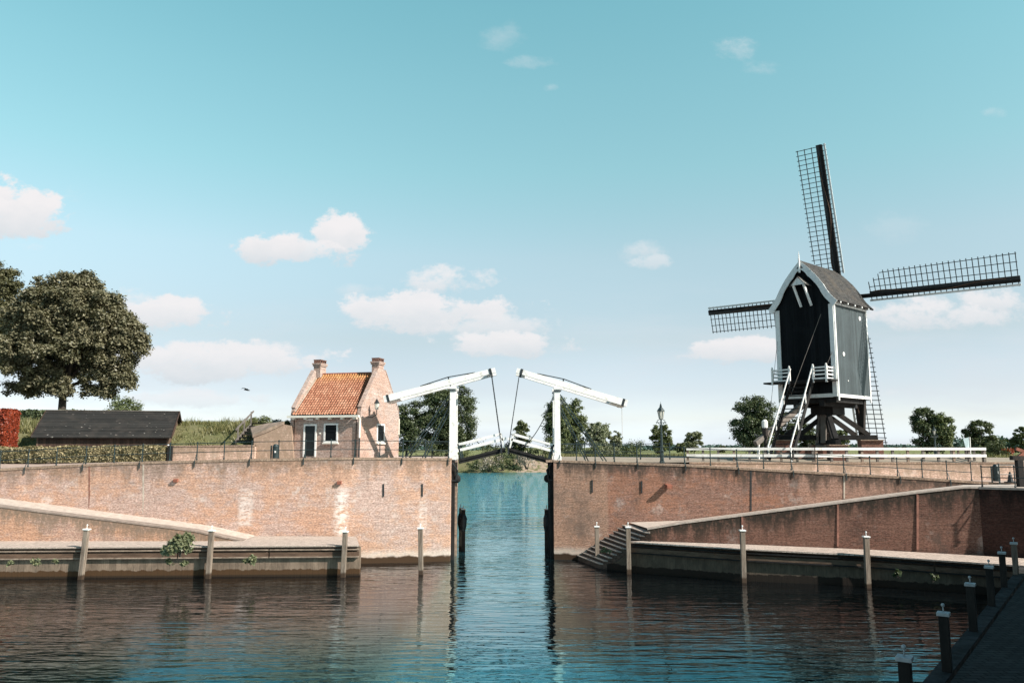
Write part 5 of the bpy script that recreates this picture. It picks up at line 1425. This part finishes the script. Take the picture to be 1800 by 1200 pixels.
def tree(label, base, c, r, nleaf, size, mat, seed, nclump=60, rc=None, name='tree', group=None, jag=.2, trunk_r=.3, cat='tree', extra=None, limbs=7, low=-.75, pw=2.0):
    t = thing(name, label, cat, base, group=group)
    rc = rc or .26 * sum(r) / 3
    C, Rd = crown_clumps(c, r, nclump, rc, seed, jag, low=low, pw=pw)
    if extra:
        for (cc, rr, nn) in extra:
            C2, R2 = crown_clumps(cc, rr, nn, rc * .9, seed + 7, jag); C = np.vstack([C, C2]); Rd = np.concatenate([Rd, R2])
    np_mesh('crown', leaves(C, Rd * np.array([1.0]) if False else np.stack([Rd, Rd, Rd * .75], 1), nleaf, size), 4, mat, t)
    b = Vector(base); cc = Vector(c); mb = MB(); g = random.Random(seed)
    fork = b.lerp(cc, .55) if limbs else cc
    mb.tube([b - Vector((0, 0, .3)), b.lerp(fork, .15), b.lerp(fork, .6) + Vector((g.uniform(-.2, .2), 0, 0)), fork, cc + Vector((0, 0, r[2] * .4))], [trunk_r * 1.35, trunk_r, trunk_r * .85, trunk_r * .7, trunk_r * .2], 8)
    for i in range(limbs):
        k = g.randrange(len(C)); e = Vector(C[k]); m = fork.lerp(e, .5) + Vector((0, 0, -.08 * r[2]))
        mb.tube([b.lerp(fork, g.uniform(.7, 1)), m, e], [trunk_r * .5, trunk_r * .3, trunk_r * .1], 6)
    mb.build('trunk', M['bark'], t, world=True, smooth=True)
    return t
# the two large trees on the left
def big_tree(label, px, Ybase, ell, n, seed, mat, trunk_px, lean=0):
    Y = Ybase; base = Vector((at(trunk_px, 700, Y).x, Y, 9.35))
    parts = []
    for (cx, cy, rx_, ry_, dy, k) in ell:
        c = at(cx, cy, Y + dy); s = (Y + dy) / F; parts.append((c, (rx_ * s, min(rx_, ry_) * s * .9, ry_ * s), k))
    (c0, r0, k0) = parts[0]
    return tree(label, base, c0, r0, n, .215, mat, seed, nclump=k0, rc=.66, trunk_r=.36, extra=parts[1:], limbs=14, jag=.22, low=-.6)
big_tree('large olive brown broadleaf tree with round crown behind the dark shed', 0, 72, [(125, 588, 96, 96, 0, 330), (60, 612, 62, 72, -1, 110), (205, 600, 46, 60, 0, 80), (115, 522, 66, 48, 0, 60), (178, 655, 36, 34, 0, 26), (75, 668, 44, 26, -1, 24), (238, 606, 22, 26, 0, 14), (190, 535, 24, 22, 0, 12), (95, 686, 32, 14, -1, 14), (172, 688, 30, 13, 0, 12), (216, 670, 22, 16, 0, 10), (38, 684, 30, 14, 0, 12), (135, 494, 34, 18, 0, 14), (205, 660, 26, 28, 0, 16), (110, 640, 50, 40, 2, 40)], 215000, 3, M['leaf_olive'], 110)
big_tree('darker green broadleaf tree cut by the left edge, behind the round tree', 0, 78, [(-30, 570, 62, 88, 0, 150), (8, 600, 28, 78, 0, 70), (-10, 500, 40, 36, 0, 40)], 80000, 11, M['leaf_olive2'], -20)

# beech hedge along the path, red hedge block, dark hedge on the mound
def hedge(name, label, a, b, h, w, n, size, mat, cat='hedge', core=True):
    t = thing(name, label, cat, a); a, b = Vector(a), Vector(b); d = (b - a); L_ = d.length; d.normalize(); nn = Vector((-d.y, d.x, 0))
    k = rng.random(n); face = rng.random(n); ends = rng.random(n) < min(.5, w / L_)
    k = np.where(ends, rng.integers(0, 2, n), k)
    u = k * L_; hh = np.where(face < .28, h, rng.random(n) * h); ww = np.where(face < .28, (rng.random(n) - .5) * w, np.where(face < .85, -w / 2, w / 2))
    ww = np.where(ends, (rng.random(n) - .5) * w, ww); hh = np.where(ends, rng.random(n) * h, hh)
    bumpy = rng.normal(0, .045, n) + .05 * np.sin(u * 2.1) ; ww = ww + np.where(face < .28, 0, bumpy); hh = hh + np.where(face < .28, bumpy, 0)
    zb = a.z + (b.z - a.z) * k
    P = np.stack([a.x + d.x * u + nn.x * ww, a.y + d.y * u + nn.y * ww, zb + hh], 1)
    nrm = np.where((face < .28)[:, None], np.array([[0, 0, 1.]]), np.array([[-nn.x, -nn.y, .35]]) * np.where(face < .85, 1, -1)[:, None]) + rng.normal(0, .55, (n, 3))
    nrm /= np.linalg.norm(nrm, axis=1)[:, None]
    x = np.cross(nrm, unit(n)); x /= np.linalg.norm(x, axis=1)[:, None]; y = np.cross(nrm, x); s = size * rng.uniform(.6, 1.4, n)[:, None]
    V = np.stack([P - x * s * .6, P - y * s * .38, P + x * s * .6, P + y * s * .38], 1).reshape(-1, 3)
    np_mesh('foliage', V, 4, mat, t)
    if core:
        MB().add([(a + nn * s1 * (w / 2 - .1) + Vector((0, 0, z))) for s1 in (-1, 1) for z in (0, h - .1)] + [(b + nn * s1 * (w / 2 - .1) + Vector((0, 0, z))) for s1 in (-1, 1) for z in (0, h - .1)], [(0, 1, 3, 2), (4, 6, 7, 5), (0, 4, 5, 1), (2, 3, 7, 6), (0, 2, 6, 4), (1, 5, 7, 3)]).build('twigs', M['bark'], t, world=True)
    return t
ha, hb_ = at(-260, 813.5, 59.5), at(292, 811.5, 53.9)
hedge('beech_hedge', 'clipped beech hedge with yellowish leaves along the path in front of the shed', ha, hb_, 1.0, .8, 27000, .13, M['leaf_hedge'])
ra_, rb_ = at(-90, 788, 58.4), at(17.5, 788, 58.4)
hedge('red_hedge', 'copper red clipped hedge block at the left edge', ra_, rb_, 2.75, 1.6, 9000, .17, M['leaf_red'])
da, db_ = Vector((-60, 70, 9.35)), Vector((-36.5, 69, 9.35))
hedge('dark_hedge', 'dark clipped hedge on top of the mound behind the shed', da, db_, .95, 1.2, 7000, .25, M['leaf_dark'])
def shrub(label, c, r, n, size, mat, name='shrub', group=None, cat='shrub', seed=1, nclump=14):
    t = thing(name, label, cat, (c[0], c[1], c[2] - r[2]), group=group)
    C, Rd = crown_clumps(c, r, nclump, .42 * sum(r) / 3, seed, .25)
    np_mesh('foliage', leaves(C, np.minimum(np.stack([Rd] * 3, 1), np.array(r) * .7), n, size, flat=.3), 4, mat, t)
    mb = MB(); g = random.Random(seed)
    for i in range(5):
        e = C[g.randrange(len(C))]; mb.tube([(c[0] + g.uniform(-.1, .1) * r[0], c[1], c[2] - r[2]), ((c[0] + e[0]) / 2, (c[1] + e[1]) / 2, c[2] - r[2] * .3), tuple(e)], [.05 * sum(r) / 3, .035 * sum(r) / 3, .01], 5)
    mb.build('stems', M['bark'], t, world=True)
    return t
# weeds on the left quay
def quay_plant(px, py, rpx, n, label, size=.16, seed=1, dY=.0):
    c = at(px, py, 43.05 + dY); r = rpx / F * 43; shrub(label, c, (r, r * .8, r * .72), n, size, M['leaf_weed'], 'quay_weed', 'plants growing on the quays', 'plant', seed, 9)
quay_plant(318, 960, 24, 3200, 'large pale leafy bush growing over the edge of the left quay', .17, 3)
quay_plant(441, 985, 10, 260, 'small leafy plant on the timber of the left quay, right of the second post', .15, 4, .25)
quay_plant(299, 988, 8, 160, 'hanging weed below the left side of the leafy bush', .12, 5, .3)
quay_plant(325, 990, 7, 120, 'hanging weed below the right side of the leafy bush', .12, 6, .3)
quay_plant(62, 988, 9, 180, 'small weed on the planks of the left quay, left of the first post', .13, 7, .3)
quay_plant(18, 989, 6, 110, 'tiny dark weed at the far left of the left quay', .12, 8, .3)
quay_plant(96, 987, 6, 90, 'tiny weed close to the left of the first mooring post', .12, 9, .3)
for px, py, s_, lb_ in ((1066, 967, 8, 'green weed growing at the foot of the water steps'), (1580, 1010, 9, 'straggly plant below the ledge of the right quay'), (1640, 1016, 9, 'straggly plant near the right end of the right quay')):
    Y = 47.9 if px < 1100 else (41.6 - (px - 1525) * .008); c = at(px, py, Y); r = s_ / F * Y
    shrub(lb_, c, (r, r * .6, r * .7), 160, .12, M['leaf_weed' if px < 1100 else 'leaf_dark'], 'quay_weed', 'plants growing on the quays', 'plant', int(px), 7)

# ---- trees and shrubs across the river and behind the mill
def far_tree(px, ytop, ybase, wpx, Y, mat, label, seed, n=2600, size=None, zg=4.6, name='tree', jag=.13, trunk=.03):
    top = at(px, ytop, Y); base = Vector((top.x, Y, zg)); s = Y / F
    w = wpx * s / 2; h = top.z - zg; ch = h * (1 - trunk) / 2
    c = (top.x, Y, top.z - ch * .96)
    tree(label, base, c, (w * .95, w * .85, ch), int(n * 4.6), size or max(.16, 2.9 * s), mat, seed, nclump=max(34, int(wpx * 2.2)), rc=max(w, ch) * .175, name=name, group='trees beyond the harbour', jag=jag, trunk_r=.022 * h, limbs=4, low=-1, pw=2.8)
FT = [
 (217, 699, 800, 66, 240, 'leaf_mid', 'round green tree top showing above the shed roof', 2200),
 (716, 707, 802, 58, 246, 'leaf_dark', 'dark tree half hidden by the gable of the toll house', 3200),
 (786, 683, 806, 106, 250, 'leaf_dark', 'large round dark green tree behind the left bridge post', 8000),
 (916, 741, 806, 32, 262, 'leaf_mid', 'small conical tree seen between the chains of the bridge', 1400),
 (980, 698, 806, 46, 246, 'leaf_mid', 'tall green tree directly behind the right bridge post', 4200),
 (1010, 708, 806, 40, 250, 'leaf_mid', 'lighter green tree to the right of the right bridge post', 2800),
 (1047, 738, 806, 34, 250, 'leaf_pale', 'pale thin tree behind the bridge struts', 1500),
 (1064, 747, 806, 24, 256, 'leaf_pale', 'slim pale tree right of the bridge struts', 1000),
 (1082, 758, 806, 20, 258, 'leaf_pale', 'smallest pale tree left of the street lamp', 800),
 (1162, 746, 803, 40, 300, 'leaf_mid', 'isolated rounded tree directly behind the street lamp', 1900),
 (1219, 757, 800, 34, 330, 'leaf_pale', 'pale feathery tree left of the white fence', 1300),
 (1200, 778, 800, 26, 360, 'leaf_mid', 'low bush left of the pale feathery tree', 700),
 (1268, 784, 799, 16, 400, 'leaf_mid', 'tiny distant bush left of the big tree by the mill', 400),
 (1322, 693, 800, 78, 250, 'leaf_dark', 'large dark rounded tree to the left of the mill stairs', 5600),
 (1378, 726, 800, 54, 262, 'leaf_dark', 'dark tree behind the mill stairs', 2800),
 (1416, 742, 800, 36, 270, 'leaf_dark', 'small dark tree behind the mill trestle', 1300),
 (1478, 752, 800, 26, 280, 'leaf_mid', 'small tree seen under the mill body', 900),
 (1624, 718, 798, 48, 260, 'leaf_dark', 'dark side of the pair of trees right of the mill', 3000),
 (1652, 728, 798, 42, 258, 'leaf_mid', 'lighter side of the pair of trees right of the mill', 2600),
 (1720, 739, 798, 54, 270, 'leaf_dark', 'dark open crowned tree behind the beach flag', 2600),
 (1744, 765, 798, 40, 285, 'leaf_dark', 'lower dark tree right of the open crowned tree', 1500),
 (1796, 752, 796, 44, 300, 'leaf_mid', 'tree at the right edge of the picture', 1500),
]
for i, (px, yt, yb, w, Y, m_, lb_, n_) in enumerate(FT): far_tree(px, yt, yb, w, Y, M[m_], lb_, 100 + i, n_)
# hedgerow of distant trees along the horizon: one wooded band
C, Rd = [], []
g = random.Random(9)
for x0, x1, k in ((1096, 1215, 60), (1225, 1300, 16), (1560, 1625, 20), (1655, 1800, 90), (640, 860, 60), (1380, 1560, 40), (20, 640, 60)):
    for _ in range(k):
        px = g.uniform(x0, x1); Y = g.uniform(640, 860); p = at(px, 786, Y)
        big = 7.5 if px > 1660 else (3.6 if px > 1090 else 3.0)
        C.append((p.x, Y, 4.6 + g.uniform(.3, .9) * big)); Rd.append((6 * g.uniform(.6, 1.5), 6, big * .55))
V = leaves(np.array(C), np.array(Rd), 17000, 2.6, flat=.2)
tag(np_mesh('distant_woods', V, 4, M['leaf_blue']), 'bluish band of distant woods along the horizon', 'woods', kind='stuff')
# shrubs on the far bank under the bridge, and by the road
def bank_shrub(px, py, w, h, Y, mat, label, seed, n=900, name='shrub'):
    c = at(px, py, Y); s = Y / F; shrub(label, c, (w * s / 2, w * s / 2.4, h * s / 2), n, max(.12, 2.2 * s), M[mat], name, 'shrubs on the far bank', 'shrub', seed, 12)
for a in ((822, 803, 50, 22, 246, 'leaf_mid', 'green bush on the far bank under the left leaf of the bridge', 1), (860, 812, 46, 34, 228, 'leaf_grey', 'silvery willow shrub on the far bank under the bridge', 2),
          (884, 806, 36, 40, 232, 'leaf_dark', 'dark bush in the middle of the far bank', 3), (902, 812, 34, 28, 230, 'leaf_mid', 'green bush by the water right of the dark bush', 4),
          (926, 811, 44, 26, 228, 'leaf_grey', 'greyish shrub above the bare slope of the far bank', 5), (935, 797, 46, 20, 250, 'leaf_mid', 'green bush on top of the far bank behind the right leaf', 6),
          (965, 796, 36, 24, 248, 'leaf_dark', 'dark bush on the far bank beside the right bridge post', 7), (838, 818, 40, 14, 229, 'leaf_dark', 'low dark bush at the waterline under the bridge', 8), (880, 821, 44, 12, 228, 'leaf_dark', 'dark overhanging bush at the waterline in the middle', 18),
          (858, 790, 46, 26, 262, 'leaf_dark', 'dark thicket behind the left leaf of the bridge', 41), (897, 790, 34, 22, 264, 'leaf_dark', 'dark thicket behind the tips of the two bridge leaves', 42), (906, 822, 34, 10, 229, 'leaf_dark', 'low dark bush at the waterline, right of the middle', 43),
          (760, 796, 50, 24, 246, 'leaf_mid', 'bush behind the left railing below the big round tree', 9)):
    bank_shrub(*a)
for px, py, w, h, Y, m_, lb_, sd in ((1004, 795, 40, 26, 80, 'leaf_dark', 'dark green bush behind the railing right of the bridge', 21), (1040, 794, 34, 26, 82, 'leaf_mid', 'mid green bush behind the bridge struts', 22), (1072, 794, 30, 24, 80, 'leaf_pale', 'greyish bush behind the railing, right of the struts', 23), (1114, 793, 42, 32, 79, 'leaf_mid', 'rounded green bush behind the railing left of the street lamp', 24),
        (1748, 794, 52, 30, 72, 'leaf_dark', 'dark green bush behind the end of the white fence', 25), (1727, 800, 26, 16, 70, 'leaf_mid', 'small bush just right of the end of the white fence', 26), (1772, 797, 24, 16, 90, 'leaf_red', 'reddish shrub behind the dark bush at the right', 27)):
    bank_shrub(px, py, w, h, Y, m_, lb_, sd, 1500)
# bush tops on the mound beside the house
for px, py, w, h, Y, lb_, sd in ((455, 741, 46, 16, 64, 'green scrub on top of the mound left of the toll house', 31), (497, 744, 34, 12, 60.5, 'dark scrub at the corner of the toll house roof', 32), (372, 746, 40, 10, 65, 'low weeds on the mound right of the shed', 33)):
    bank_shrub(px, py, w, h, Y, 'leaf_mid' if sd != 32 else 'leaf_dark', lb_, sd, 1100)
